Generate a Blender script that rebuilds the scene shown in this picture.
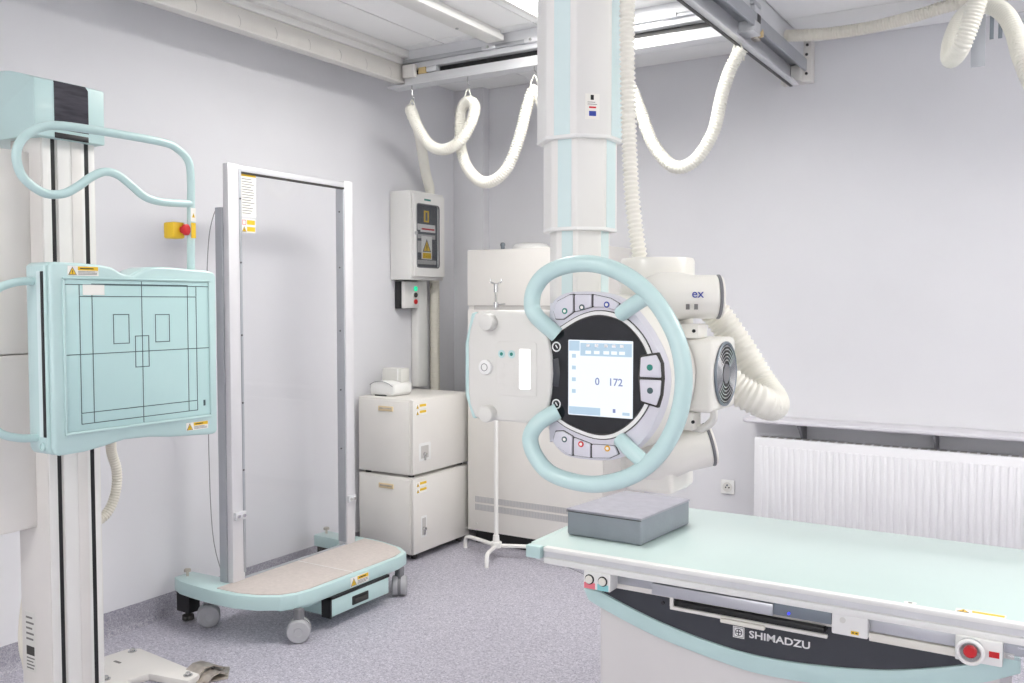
import bpy, bmesh, math, random
from mathutils import Vector, Matrix
random.seed(7)
for o in list(bpy.data.objects): bpy.data.objects.remove(o, do_unlink=True)
scn = bpy.context.scene
COL = scn.collection
R = math.radians

# ------------------------------------------------------------------ camera, world, light, exposure
cam_d = bpy.data.cameras.new('camera')
cam = bpy.data.objects.new('camera', cam_d); COL.objects.link(cam)
cam_d.sensor_width = 36.0; cam_d.lens = 908.0 * 36.0 / 1024.0
cam_d.clip_start = 0.05
cam.location = (0, 0, 1.45)
cam.rotation_euler = (R(90 - 2.54), 0, R(31.57))
scn.camera = cam

world = bpy.data.worlds.new('world'); scn.world = world
world.use_nodes = True
bg = world.node_tree.nodes['Background']
bg.inputs['Color'].default_value = (1.0, 0.985, 0.975, 1); bg.inputs['Strength'].default_value = 3.8
LAMP = 14.6                                     # luminaire emission strength
vs = scn.view_settings
vs.view_transform = 'Standard'; vs.look = 'None'; vs.gamma = 1.0; vs.use_curve_mapping = False
vs.exposure = 0.25

# ------------------------------------------------------------------ materials
def srgb(c):
    return tuple(((v/255)/12.92 if v/255 <= .04045 else ((v/255+.055)/1.055)**2.4) for v in c) + (1,)
MATS = {}
def mat(name, c, rough=.5, metal=0., var=.04, scale=6., bump=0., bscale=200., emit=0., alpha=None, trans=0., coat=0., stretch=None):
    m = bpy.data.materials.new(name); m.use_nodes = True
    nt = m.node_tree; b = nt.nodes['Principled BSDF']
    tc = nt.nodes.new('ShaderNodeTexCoord')
    col = srgb(c)
    src = tc.outputs['Object']
    if stretch:
        mp = nt.nodes.new('ShaderNodeMapping'); mp.inputs['Scale'].default_value = stretch
        nt.links.new(src, mp.inputs['Vector']); src = mp.outputs['Vector']
    nz = nt.nodes.new('ShaderNodeTexNoise'); nz.inputs['Scale'].default_value = scale; nz.inputs['Detail'].default_value = 4
    nt.links.new(src, nz.inputs['Vector'])
    rp = nt.nodes.new('ShaderNodeValToRGB')
    rp.color_ramp.elements[0].position = .3; rp.color_ramp.elements[1].position = .7
    rp.color_ramp.elements[0].color = tuple(v*(1-var) for v in col[:3]) + (1,)
    rp.color_ramp.elements[1].color = tuple(min(1, v*(1+var)) for v in col[:3]) + (1,)
    nt.links.new(nz.outputs['Fac'], rp.inputs['Fac'])
    nt.links.new(rp.outputs['Color'], b.inputs['Base Color'])
    b.inputs['Roughness'].default_value = rough; b.inputs['Metallic'].default_value = metal
    if coat: b.inputs['Coat Weight'].default_value = coat
    if trans: b.inputs['Transmission Weight'].default_value = trans
    if emit:
        b.inputs['Emission Color'].default_value = col; b.inputs['Emission Strength'].default_value = emit
    if bump:
        n2 = nt.nodes.new('ShaderNodeTexNoise'); n2.inputs['Scale'].default_value = bscale
        nt.links.new(tc.outputs['Object'], n2.inputs['Vector'])
        bp = nt.nodes.new('ShaderNodeBump'); bp.inputs['Strength'].default_value = bump; bp.inputs['Distance'].default_value = .002
        nt.links.new(n2.outputs['Fac'], bp.inputs['Height']); nt.links.new(bp.outputs['Normal'], b.inputs['Normal'])
    MATS[name] = m
    return m
mat('wall_paint', (224, 224, 228), .75, var=.015, scale=2.5, bump=.08, bscale=90)
mat('ceiling_paint', (246, 246, 246), .7, var=.02, scale=3)
mat('ceiling_gap', (150, 150, 152), .8)
mat('white_metal', (232, 231, 228), .42, var=.015)
mat('cream_metal', (224, 221, 217), .45, var=.02)
mat('cabinet_white', (228, 225, 220), .42, var=.015)
mat('white_plastic', (236, 236, 234), .32, var=.01, coat=.2)
mat('warm_plastic', (230, 227, 218), .35, var=.02)
mat('head_white', (236, 234, 226), .28, var=.015, coat=.25)
mat('grey_plastic', (218, 217, 212), .35, var=.02)
mat('teal', (192, 219, 218), .32, var=.015, coat=.3)
mat('teal_side', (188, 217, 216), .4, var=.02)
mat('teal_stripe', (212, 230, 230), .4, var=.02)
mat('bucky_plate', (188, 220, 219), .3, var=.015, coat=.2)
mat('table_teal', (195, 213, 210), .28, var=.012, coat=.2)
mat('lavender_plastic', (212, 210, 219), .35, var=.02)
mat('line_ink', (70, 92, 96), .6)
mat('black', (22, 22, 24), .45)
mat('black_gloss', (20, 22, 27), .1, coat=.4)
mat('dark_panel', (52, 55, 62), .32, var=.08, coat=.2)
mat('dark_film', (60, 58, 66), .18, var=.35, scale=9, stretch=(1, 1.5, 9))
mat('alu', (196, 198, 202), .32, metal=.85, var=.05, scale=4)
mat('alu_light', (222, 223, 226), .4, metal=.35, var=.03)
mat('post_white', (224, 223, 226), .4, metal=.15, var=.02)
mat('alu_dark', (130, 138, 146), .4, metal=.7, var=.08)
mat('chrome', (205, 205, 205), .15, metal=1)
mat('steel_worn', (190, 182, 172), .35, metal=.8, var=.15, scale=30)
mat('hose', (234, 232, 222), .5, var=.02)
mat('hose_cream', (227, 223, 211), .5, var=.03)
mat('caster_grey', (176, 176, 180), .55, var=.04)
mat('caster_dark', (120, 120, 124), .5, var=.05)
mat('beige_mat', (204, 195, 190), .8, var=.05, scale=60, bump=.3, bscale=500)
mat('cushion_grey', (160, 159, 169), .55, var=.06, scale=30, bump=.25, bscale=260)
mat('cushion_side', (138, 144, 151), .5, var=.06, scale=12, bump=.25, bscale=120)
mat('yellow', (236, 194, 40), .45)
mat('red', (206, 34, 40), .35)
mat('pink_tag', (238, 128, 140), .5)
mat('cyan_tag', (150, 214, 218), .5)
mat('paper', (242, 240, 234), .6, var=.01)
mat('label_ink', (120, 118, 116), .6)
mat('blue_ink', (52, 70, 160), .5)
mat('green_ink', (40, 130, 116), .5)
mat('white_ink', (240, 240, 240), .5)
mat('brass', (214, 190, 140), .35, metal=.4)
mat('tan_pull', (226, 206, 166), .5)
mat('grey_vent', (196, 193, 190), .6)
mat('dark_grey', (64, 62, 60), .8)  # dark grey for joints, slots, screws, rubber feet and wheels
mat('base_white', (220, 217, 216), .42, var=.015)
mat('beam_white', (220, 217, 212), .45, var=.02)
mat('mid_grey', (134, 134, 138), .6)
mat('bar_alu', (178, 181, 187), .4, metal=.3, var=.04)
mat('box_interior', (92, 94, 98), .6)
mat('orange_ink', (226, 168, 40), .5)
mat('radiator_white', (240, 240, 243), .38, var=.01)
mat('shelf_laminate', (214, 212, 218), .45, var=.02)
mat('cable_wire', (150, 150, 152), .5)
mat('screen_glow', (236, 243, 252), .3, var=.0, emit=.95)
mat('screen_header', (190, 216, 236), .3, var=.0, emit=.8)
mat('screen_text', (138, 148, 192), .4, var=.0, emit=.8)
mat('lamp_white', (250, 250, 252), .3, var=0, emit=.75)
mat('led_green', (40, 200, 150), .3, var=0, emit=.9)
mat('led_blue', (60, 70, 230), .3, var=0, emit=1.0)
mat('luminaire', (255, 253, 248), .4, var=0, emit=LAMP)

for n_ in ('screen_glow', 'screen_header', 'screen_text'):
    b_ = MATS[n_].node_tree.nodes['Principled BSDF']
    for l_ in list(b_.inputs['Base Color'].links): MATS[n_].node_tree.links.remove(l_)
    b_.inputs['Base Color'].default_value = (.01, .01, .012, 1); b_.inputs['Roughness'].default_value = .25
def floor_mat(name, scale, k):
    m = bpy.data.materials.new(name); m.use_nodes = True
    nt = m.node_tree; b = nt.nodes['Principled BSDF']
    tc = nt.nodes.new('ShaderNodeTexCoord')
    v = nt.nodes.new('ShaderNodeTexVoronoi'); v.inputs['Scale'].default_value = scale
    n = nt.nodes.new('ShaderNodeTexNoise'); n.inputs['Scale'].default_value = 70; n.inputs['Detail'].default_value = 6; n.inputs['Roughness'].default_value = .75
    nt.links.new(tc.outputs['Object'], v.inputs['Vector']); nt.links.new(tc.outputs['Object'], n.inputs['Vector'])
    sep = nt.nodes.new('ShaderNodeSeparateColor'); nt.links.new(v.outputs['Color'], sep.inputs['Color'])
    r1 = nt.nodes.new('ShaderNodeValToRGB')
    e = r1.color_ramp.elements
    e[0].position = 0; e[0].color = srgb([k*q_ for q_ in (150, 148, 163)]); e[1].position = 1; e[1].color = srgb([k*q_ for q_ in (216, 213, 221)])
    for p, c in ((.2, (172, 170, 182)), (.55, (188, 185, 196)), (.85, (200, 197, 207))):
        q = e.new(p); q.color = srgb([k*q_ for q_ in c])
    nt.links.new(sep.outputs['Red'], r1.inputs['Fac'])
    r2 = nt.nodes.new('ShaderNodeValToRGB')
    r2.color_ramp.elements[0].position = .3; r2.color_ramp.elements[0].color = (.72, .72, .74, 1)
    r2.color_ramp.elements[1].position = .68; r2.color_ramp.elements[1].color = (1.12, 1.12, 1.12, 1)
    nt.links.new(n.outputs['Fac'], r2.inputs['Fac'])
    mx = nt.nodes.new('ShaderNodeMix'); mx.data_type = 'RGBA'; mx.blend_type = 'MULTIPLY'; mx.inputs[0].default_value = 1
    nt.links.new(r1.outputs['Color'], mx.inputs[6]); nt.links.new(r2.outputs['Color'], mx.inputs[7])
    nt.links.new(mx.outputs[2], b.inputs['Base Color'])
    b.inputs['Roughness'].default_value = .42
    MATS[name] = m
floor_mat('vinyl_floor', 190, 1.0); floor_mat('cove_vinyl', 260, .90)
def glass_mat(name, tint, mixf, rough):
    # thin clear sheet: mostly straight-through with a faint gloss
    m = bpy.data.materials.new(name); m.use_nodes = True
    nt = m.node_tree; nt.nodes.remove(nt.nodes['Principled BSDF'])
    out = nt.nodes['Material Output']
    t = nt.nodes.new('ShaderNodeBsdfTransparent'); t.inputs['Color'].default_value = tint
    g = nt.nodes.new('ShaderNodeBsdfGlossy'); g.inputs['Roughness'].default_value = rough
    mx = nt.nodes.new('ShaderNodeMixShader')
    mx.inputs['Fac'].default_value = mixf; nt.links.new(t.outputs[0], mx.inputs[1]); nt.links.new(g.outputs[0], mx.inputs[2])
    nt.links.new(mx.outputs[0], out.inputs['Surface'])
    MATS[name] = m
glass_mat('lead_glass', (.992, .992, .994, 1), .03, .03)
glass_mat('clear_plastic', (.95, .96, .97, 1), .08, .05)
glass_mat('smoke_glass', (.88, .89, .90, 1), .05, .05)

# ------------------------------------------------------------------ geometry helpers
def smooth_path(pts, n=6, closed=False):
    P = [Vector(p) for p in pts]; N = len(P); out = []
    rng = range(N) if closed else range(N-1)
    for i in rng:
        if closed: p0, p1, p2, p3 = P[(i-1) % N], P[i], P[(i+1) % N], P[(i+2) % N]
        else: p0, p1, p2, p3 = P[max(i-1, 0)], P[i], P[i+1], P[min(i+2, N-1)]
        for k in range(n):
            t = k/n
            out.append(.5*((2*p1)+(p2-p0)*t+(2*p0-5*p1+4*p2-p3)*t*t+(3*p1-p0-3*p2+p3)*t**3))
    if not closed: out.append(P[-1].copy())
    return out
def resample(P, step):
    L = [0]
    for a, b in zip(P, P[1:]): L.append(L[-1]+(b-a).length)
    n = max(2, int(L[-1]/step)); out = []; j = 0
    for i in range(n+1):
        s = L[-1]*i/n
        while j < len(L)-2 and L[j+1] < s: j += 1
        d = L[j+1]-L[j]
        out.append(P[j].lerp(P[j+1], (s-L[j])/d if d > 1e-9 else 0))
    return out
class G:
    """collects shapes; build() links them as one mesh object"""
    def __init__(s): s.bm = bmesh.new(); s.mats = []
    def mi(s, m):
        if m not in s.mats: s.mats.append(m)
        return s.mats.index(m)
    def _face(s, vs, k):
        try:
            f = s.bm.faces.new(vs); f.material_index = k; return f
        except ValueError: return None
    def _bevel(s, geom_faces, w, seg=2, ang=25):
        es = set(e for f in geom_faces for e in f.edges)
        es = [e for e in es if len(e.link_faces) == 2 and e.calc_face_angle(0) > R(ang)]
        if w > 0 and es:
            bmesh.ops.bevel(s.bm, geom=es, offset=w, segments=seg, profile=.5, affect='EDGES', clamp_overlap=True, material=-1)
    def prism(s, poly, ax, a, b, m, bev=0., seg=2, ang=25):
        k = s.mi(m)
        def p3(p, v):
            q = [p[0], p[1]]; q.insert(ax, v); return q
        A = [s.bm.verts.new(p3(p, a)) for p in poly]; B = [s.bm.verts.new(p3(p, b)) for p in poly]
        n = len(poly); fs = [s._face(A[::-1], k), s._face(B, k)]
        for i in range(n): fs.append(s._face([A[i], A[(i+1) % n], B[(i+1) % n], B[i]], k))
        fs = [f for f in fs if f]
        bmesh.ops.recalc_face_normals(s.bm, faces=fs)
        if bev: s._bevel(fs, bev, seg, ang)
        return s
    def box(s, x0, x1, y0, y1, z0, z1, m, bev=0., seg=2):
        return s.prism([(x0, y0), (x1, y0), (x1, y1), (x0, y1)], 2, z0, z1, m, bev, seg)
    def tube(s, pts, r, m, n=12, caps=True, closed=False):
        k = s.mi(m); P = [Vector(p) for p in pts]; N = len(P)
        rr = r if callable(r) else (lambda i: r)
        T = []
        for i in range(N):
            if closed: t = P[(i+1) % N]-P[i-1]
            else: t = P[min(i+1, N-1)]-P[max(i-1, 0)]
            T.append(t.normalized())
        up = Vector((0, 0, 1)) if abs(T[0].z) < .9 else Vector((1, 0, 0))
        u = (up-T[0]*up.dot(T[0])).normalized(); rings = []
        for i in range(N):
            u = (u-T[i]*u.dot(T[i])).normalized(); w = T[i].cross(u)
            rings.append([s.bm.verts.new(P[i]+(u*math.cos(2*math.pi*j/n)+w*math.sin(2*math.pi*j/n))*rr(i)) for j in range(n)])
        for i in range(N if closed else N-1):
            a, b = rings[i], rings[(i+1) % N]
            for j in range(n): s._face([a[j], a[(j+1) % n], b[(j+1) % n], b[j]], k)
        if caps and not closed: s._face(rings[0][::-1], k); s._face(rings[-1], k)
        return s
    def lathe(s, c, d, prof, m, n=24):
        """prof: (distance along d, radius)"""
        c = Vector(c); d = Vector(d).normalized()
        up = Vector((0, 0, 1)) if abs(d.z) < .9 else Vector((1, 0, 0))
        u = (up-d*up.dot(d)).normalized(); w = d.cross(u); k = s.mi(m); rings = []
        for (h, r) in prof:
            r = max(r, 1e-4)
            rings.append([s.bm.verts.new(c+d*h+(u*math.cos(2*math.pi*j/n)+w*math.sin(2*math.pi*j/n))*r) for j in range(n)])
        for a, b in zip(rings, rings[1:]):
            for j in range(n): s._face([a[j], a[(j+1) % n], b[(j+1) % n], b[j]], k)
        s._face(rings[0][::-1], k); s._face(rings[-1], k)
        return s
    def disc(s, c, d, r, h, m, n=20, bev=0.):
        b = min(bev, r*.6, h*.6)
        return s.lathe(c, d, [(0, r), (h-b, r), (h-b*.3, r-b*.3), (h, r-b)] if b else [(0, r), (h, r)], m, n)
    def move(s, M): bmesh.ops.transform(s.bm, matrix=M, verts=s.bm.verts[:]); return s
    def build(s, name, parent=None, off=None, sharp=35):
        o_ = Vector((0, 0, 0))
        root = parent
        while root is not None and root.parent is not None: root = root.parent
        if root is not None: o_ = root.location.copy()
        if off is not None: o_ = Vector(off)
        bmesh.ops.translate(s.bm, verts=s.bm.verts[:], vec=-o_)
        me = bpy.data.meshes.new(name); s.bm.to_mesh(me); s.bm.free()
        for m in s.mats: me.materials.append(MATS[m])
        for p in me.polygons: p.use_smooth = True
        me.set_sharp_from_angle(angle=R(sharp))
        o = bpy.data.objects.new(name, me); COL.objects.link(o)
        if parent is not None: o.parent = parent
        elif off is not None: o.location = o_
        return o
def tag(o, label, cat, group=None):
    o['label'] = label; o['category'] = cat
    if group: o['group'] = group
    return o
def thing(name, loc, label, cat, group=None):
    o = bpy.data.objects.new(name, None); COL.objects.link(o); o.location = loc
    o.empty_display_size = .1
    return tag(o, label, cat, group)
def struct(o): o['kind'] = 'structure'; return o
def piece(o, parent, loc, name=None):
    c = o.copy(); COL.objects.link(c); c.parent = parent; c.location = loc
    if name: c.name = name
    return c
def rrect(x0, x1, y0, y1, r, n=5):
    out = []
    for cx, cy, a0 in ((x1-r, y1-r, 0), (x0+r, y1-r, 90), (x0+r, y0+r, 180), (x1-r, y0+r, 270)):
        for i in range(n+1):
            a = R(a0+90*i/n); out.append((cx+r*math.cos(a), cy+r*math.sin(a)))
    return out
def text_mesh(body, size, m, name, parent, origin, u, v, thick=.0006, xs=1., bold=0., align='CENTER', shear=0.):
    cu = bpy.data.curves.new('lettering', 'FONT'); cu.body = body; cu.size = size
    cu.align_x = align; cu.align_y = 'CENTER'; cu.extrude = thick; cu.offset = bold; cu.shear = shear; cu.resolution_u = 3
    t = bpy.data.objects.new('lettering', cu); COL.objects.link(t)
    dg = bpy.context.evaluated_depsgraph_get(); dg.update()
    me = bpy.data.meshes.new_from_object(t.evaluated_get(dg))
    bpy.data.objects.remove(t, do_unlink=True)
    u = Vector(u).normalized(); v = Vector(v).normalized(); w = u.cross(v)
    M = Matrix(((u.x*xs, v.x, w.x, origin[0]), (u.y*xs, v.y, w.y, origin[1]), (u.z*xs, v.z, w.z, origin[2]), (0, 0, 0, 1)))
    me.transform(M)
    root = parent
    while root is not None and root.parent is not None: root = root.parent
    if root is not None: me.transform(Matrix.Translation(-root.location))
    me.name = name; me.materials.clear(); me.materials.append(MATS[m])
    o = bpy.data.objects.new(name, me); COL.objects.link(o); o.parent = parent
    return o
class S:
    """flat printed sticker on a plane: coordinates in its own u (right), v (up) frame"""
    def __init__(s, o, u, v):
        s.o = Vector(o); s.u = Vector(u).normalized(); s.v = Vector(v).normalized(); s.w = s.u.cross(s.v); s.g = G()
    def poly(s, pts, h, m, h0=0.):
        g = s.g; k = g.mi(m)
        A = [g.bm.verts.new(s.o+s.u*a+s.v*b+s.w*h0) for a, b in pts]; B = [g.bm.verts.new(s.o+s.u*a+s.v*b+s.w*h) for a, b in pts]
        fs = [g._face(A[::-1], k), g._face(B, k)]
        n = len(pts)
        for i in range(n): fs.append(g._face([A[i], A[(i+1) % n], B[(i+1) % n], B[i]], k))
        return s
    def rect(s, a0, a1, b0, b1, h, m, h0=0.): return s.poly([(a0, b0), (a1, b0), (a1, b1), (a0, b1)], h, m, h0)
    def frame(s, a0, a1, b0, b1, t, h, m):
        s.rect(a0, a1, b0, b0+t, h, m); s.rect(a0, a1, b1-t, b1, h, m); s.rect(a0, a0+t, b0+t, b1-t, h, m); return s.rect(a1-t, a1, b0+t, b1-t, h, m)
    def tri(s, cx, b0, w, h):
        s.poly([(cx-w/2, b0), (cx+w/2, b0), (cx, b0+h)], .0016, 'label_ink')
        s.poly([(cx-w*.38, b0+h*.07), (cx+w*.38, b0+h*.07), (cx, b0+h*.83)], .0021, 'yellow')
        s.rect(cx-w*.04, cx+w*.04, b0+h*.25, b0+h*.55, .0024, 'black'); return s.rect(cx-w*.04, cx+w*.04, b0+h*.12, b0+h*.19, .0024, 'black')
    def lines(s, a0, a1, b0, b1, n, m='label_ink', f=.4):
        st = (b1-b0)/n
        for i in range(n):
            e = a1-(a1-a0)*random.uniform(0, .35); s.rect(a0, e, b0+st*(i+.5-f/2), b0+st*(i+.5+f/2), .0017, m)
        return s
    def build(s, name, parent): return s.g.build(name, parent)
def warn_label(o, u, v, w, h, parent, name='warning_label'):
    s = S(o, u, v)
    s.rect(0, w, 0, h, .0012, 'paper'); s.tri(h*.52, h*.06, h*.95, h*.86)
    s.rect(h*1.12, w-h*.06, h*.55, h*.95, .0016, 'yellow'); s.lines(h*1.35, w-h*.3, h*.62, h*.88, 1, 'black', .45)
    s.lines(h*1.15, w-h*.1, h*.08, h*.5, 3)
    return s.build(name, parent)
def hose(name, pts, r, pitch, m, label=None, cat='hose', parent=None, n=14, sm=8, depth=.13):
    P = resample(smooth_path(pts, sm), pitch/4)
    g = G(); g.tube(P, lambda i: r*(1 if i % 4 in (0, 1) else 1-depth), m, n)
    o = g.build(name, parent, off=None if parent else P[-1], sharp=80)
    if label: tag(o, label, cat)
    return o

# ------------------------------------------------------------------ the room
LX, BY, CZ = -3.52, 5.06, 2.84
EX, FY = 2.4, -2.0
g = G(); g.box(LX-.15, EX, FY, BY+.15, -.1, 0, 'vinyl_floor'); struct(g.build('floor'))
g = G(); g.box(LX-.15, LX, FY, BY+.15, 0, 3.0, 'wall_paint'); struct(g.build('wall_left'))
g = G(); g.box(LX, EX, BY, BY+.15, 0, 3.0, 'wall_paint'); struct(g.build('wall_back'))
g = G(); g.box(EX, EX+.15, FY-.15, BY+.15, 0, 3.0, 'wall_paint'); struct(g.build('wall_right'))
g = G()
for b in ((LX-.15, -1.6, 0, 3.0), (1.6, EX, 0, 3.0), (-1.6, 1.6, 0, .85), (-1.6, 1.6, 2.45, 3.0)): g.box(b[0], b[1], FY-.15, FY, b[2], b[3], 'wall_paint')
struct(g.build('wall_front'))
g = G()
for b in ((-1.6, -1.54, .85, 2.45), (1.54, 1.6, .85, 2.45), (-.03, .03, .91, 2.39), (-1.54, 1.54, .85, .91), (-1.54, 1.54, 2.39, 2.45)): g.box(b[0], b[1], FY-.11, FY-.05, b[2], b[3], 'white_metal', .004)
wn = struct(g.build('added_window'))  # invented window behind the camera, added to let in fill daylight
for x0, x1 in ((-1.54, -.03), (.03, 1.54)):
    g = G(); g.box(x0, x1, FY-.085, FY-.079, .91, 2.39, 'lead_glass'); g.build('pane', wn)
g = G(); g.box(LX, -3.285, 4.985, BY, 0, CZ, 'wall_paint', .003); struct(g.build('wall_corner'))
g = G(); g.prism([(LX, 0), (LX+.03, 0), (LX+.012, .018), (LX+.007, .04), (LX+.006, .104), (LX, .104)], 1, FY, 4.985, 'cove_vinyl'); struct(g.build('baseboard_left'))
g = G(); g.prism([(BY, 0), (BY-.03, 0), (BY-.012, .018), (BY-.007, .04), (BY-.006, .104), (BY, .104)], 0, -3.285, EX, 'cove_vinyl'); struct(g.build('baseboard_back'))
# ceiling slab with separate panels below it
g = G(); g.box(LX, EX, FY, BY, CZ+.012, CZ+.13, 'ceiling_gap'); ceil = struct(g.build('ceiling'))
lum = [(-2.27, -1.62, 2.6, 3.92), (-2.22, -1.62, -1.3, -.1), (.75, 1.35, 2.3, 3.5), (1.65, 2.25, 2.3, 3.5)]  # first panel is in view; the other three are added off-frame to balance light
xs = [LX, -2.92, -2.32, -1.52, -1.24, .7, 1.5, EX]
ys_a = [FY, -1.4, 0, 1.25, 2.55, 3.97, 4.59, BY]; ys_b = [FY, -.9, .4, 1.25, 2.25, 3.55, 4.59, BY]
for i in range(len(xs)-1):
    ys = ys_b if xs[i] > .3 else ys_a
    for j in range(len(ys)-1):
        x0, x1, y0, y1 = xs[i]+.004, xs[i+1]-.004, ys[j]+.004, ys[j+1]-.004
        hole = [l for l in lum if x0 < (l[0]+l[1])/2 < x1 and y0 < (l[2]+l[3])/2 < y1]
        g = G()
        if hole:
            l = hole[0]
            g.box(x0, l[0], y0, y1, CZ, CZ+.012, 'ceiling_paint'); g.box(l[1], x1, y0, y1, CZ, CZ+.012, 'ceiling_paint')
            g.box(l[0], l[1], y0, l[2], CZ, CZ+.012, 'ceiling_paint'); g.box(l[0], l[1], l[3], y1, CZ, CZ+.012, 'ceiling_paint')
        else: g.box(x0, x1, y0, y1, CZ, CZ+.012, 'ceiling_paint', .002, 1)
        g.build('ceiling_panel', ceil)
lum_lab = ['bright ceiling light panel just left of the telescopic column', 'added out-of-view ceiling light panel behind the camera on the wall stand side',
           'added out-of-view ceiling light panel above the right end of the table', 'added out-of-view ceiling light panel nearest the right wall']
for l, lab in zip(lum, lum_lab):
    t = thing('ceiling_light', ((l[0]+l[1])/2, (l[2]+l[3])/2, CZ), lab, 'light', 'recessed ceiling light panels')
    g = G()
    for b in ((l[0], l[0]+.025, l[2], l[3]), (l[1]-.025, l[1], l[2], l[3]), (l[0]+.025, l[1]-.025, l[2], l[2]+.025), (l[0]+.025, l[1]-.025, l[3]-.025, l[3])):
        g.box(*b, CZ-.006, CZ+.012, 'white_metal')
    g.build('frame', t)
    g = G(); g.box(l[0]+.025, l[1]-.025, l[2]+.025, l[3]-.025, CZ, CZ+.01, 'luminaire'); g.build('diffuser', t)

# ------------------------------------------------------------------ ceiling rails
t = thing('ceiling_rail_beam', (-3.28, 4.15, 2.66), 'long white slotted rail beam under the ceiling along the left wall', 'rail')
g = G(); g.box(-3.235, -3.20, FY, 4.15, 2.672, 2.765, 'beam_white', .003); g.box(-3.245, -3.185, FY, 4.15, 2.662, 2.672, 'beam_white', .002); g.build('beam', t)
g = G(); g.box(-3.245, -3.19, FY, 4.1, 2.765, 2.80, 'white_metal', .003); g.box(-3.27, -3.16, FY, 4.1, 2.80, CZ, 'white_metal', .003); g.build('top_flange', t)
for y in (2.62, 2.86, 3.08, 3.30, 3.52, 3.72, 3.92):
    g = G()
    g.tube([( -3.1985, y+.022*math.cos(a), 2.70+.03*math.sin(a)) for a in [R(-70+14*i) for i in range(11)]], .0012, 'grey_vent', 6); g.build('knockout', t)
t = thing('ceiling_rail', (-2.3, 4.08, 2.65), 'grey metal cross rail under the ceiling carrying the hanging hoses', 'rail')
x0, x1 = -3.19, -1.22
g = G(); g.box(-3.30, x1, 4.03, 4.13, 2.645, 2.655, 'alu_light', .002); g.build('bottom_plate', t)
g = G(); g.box(x0, x1, 4.045, 4.13, 2.655, 2.70, 'alu_light', .004); g.build('lower_flange', t)
g = G(); g.box(x0, x1, 4.085, 4.13, 2.70, 2.735, 'black'); g.build('dark_groove', t)
g = G(); g.box(x0, x1, 4.045, 4.13, 2.735, 2.765, 'alu_light', .004); g.build('upper_flange', t)
g = G(); g.box(x0, x1, 4.03, 4.135, 2.765, 2.785, 'alu', .003); g.box(x0, x1, 4.05, 4.12, 2.785, CZ, 'alu_light'); g.build('top_plate', t)
g = G(); g.box(-3.185, -3.10, 4.02, 4.045, 2.685, 2.755, 'cream_metal', .004); g.build('end_stop', t)
g = G(); g.box(-3.09, -3.04, 4.04, 4.08, 2.70, 2.735, 'brass', .004); g.box(-3.04, -2.97, 4.045, 4.085, 2.705, 2.735, 'alu_light', .004); g.build('roller_carriage', t)
for x in (-2.62, -2.36, -1.62): 
    g = G(); g.box(x-.04, x+.04, 4.02, 4.045, 2.762, 2.785, 'alu_light', .004); g.disc((x, 4.02, 2.774), (0, -1, 0), .008, .006, 'chrome', 10); g.build('rail_clip', t)
hooks = [(-3.14, 2.53), (-2.765, 2.545), (-2.355, 2.565), (-1.87, 2.585), (-1.30, 2.59)]
for hx, hz in hooks:
    g = G()
    g.tube([(hx, 4.05, 2.645), (hx, 4.05, hz+.06)], .003, 'chrome', 6)
    g.tube(smooth_path([(hx, 4.05, hz+.06), (hx+.010, 4.05, hz+.05), (hx+.008, 4.05, hz+.035), (hx-.006, 4.05, hz+.032)], 4), .003, 'chrome', 6)
    g.tube(smooth_path([(hx-.032, 4.05, hz-.065), (hx-.022, 4.05, hz-.01), (hx, 4.05, hz+.036), (hx+.022, 4.05, hz-.01), (hx+.03, 4.05, hz-.065)], 5), .004, 'hose', 6)
    g.build('hook', t)
t = thing('ceiling_support_beam', (-2.47, 3.9, 2.74), 'white support beam under the ceiling ending at the cross rail', 'beam')
g = G(); g.box(-2.61, -2.505, FY, 4.0, 2.785, 2.815, 'white_metal', .005); g.build('beam', t)
g = G(); g.box(-2.59, -2.525, FY, 4.0, 2.815, CZ, 'white_metal'); g.build('spacer', t)
for y in (3.15, 3.7): 
    g = G(); g.disc((-2.59, y, 2.785), (0, 0, -1), .008, .004, 'chrome', 10); g.build('bolt', t)
t = thing('bridge_rail', (-1.27, 5.0, 2.6), 'dark-edged metal channel rail running overhead to the back wall', 'rail')
g = G(); g.box(-1.312, -1.296, FY, 4.985, 2.60, 2.614, 'black', .002); g.build('black_edge', t)
g = G(); g.box(-1.300, -1.262, FY, 4.98, 2.604, 2.616, 'alu_light', .002); g.build('lower_flange', t)
g = G(); g.box(-1.312, -1.296, FY, 4.98, 2.616, 2.70, 'alu_light', .001); g.build('web', t)
g = G(); g.box(-1.312, -1.236, FY, 4.98, 2.70, 2.735, 'alu', .003); g.box(-1.300, -1.24, FY, 4.98, 2.735, CZ, 'alu_light'); g.build('upper_flange', t)
g = G(); g.box(-1.236, -1.222, FY, 4.98, 2.672, 2.735, 'bar_alu', .003); g.build('side_lip', t)
g = G(); g.box(-1.294, -1.24, 4.93, 4.975, 2.618, 2.698, 'cream_metal', .004); g.build('end_stop', t)
g = G(); g.box(-1.27, -1.235, 4.14, 4.20, 2.64, 2.70, 'steel_worn', .008); g.lathe((-1.235, 4.17, 2.67), (1, 0, 0), [(0, .02), (.012, .02), (.014, .014)], 'brass', 12); g.build('roller', t)
g = G(); g.box(-1.36, -1.20, 4.985, BY-.001, 2.62, CZ-.003, 'cream_metal', .003)
for q in ((-1.225, 2.76), (-1.225, 2.66), (-1.222, 2.81), (-1.29, 2.80)): g.disc((q[0], 4.985, q[1]), (0, -1, 0), .008, .004, 'dark_grey', 8)
g.build('wall_bracket', t)

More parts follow.
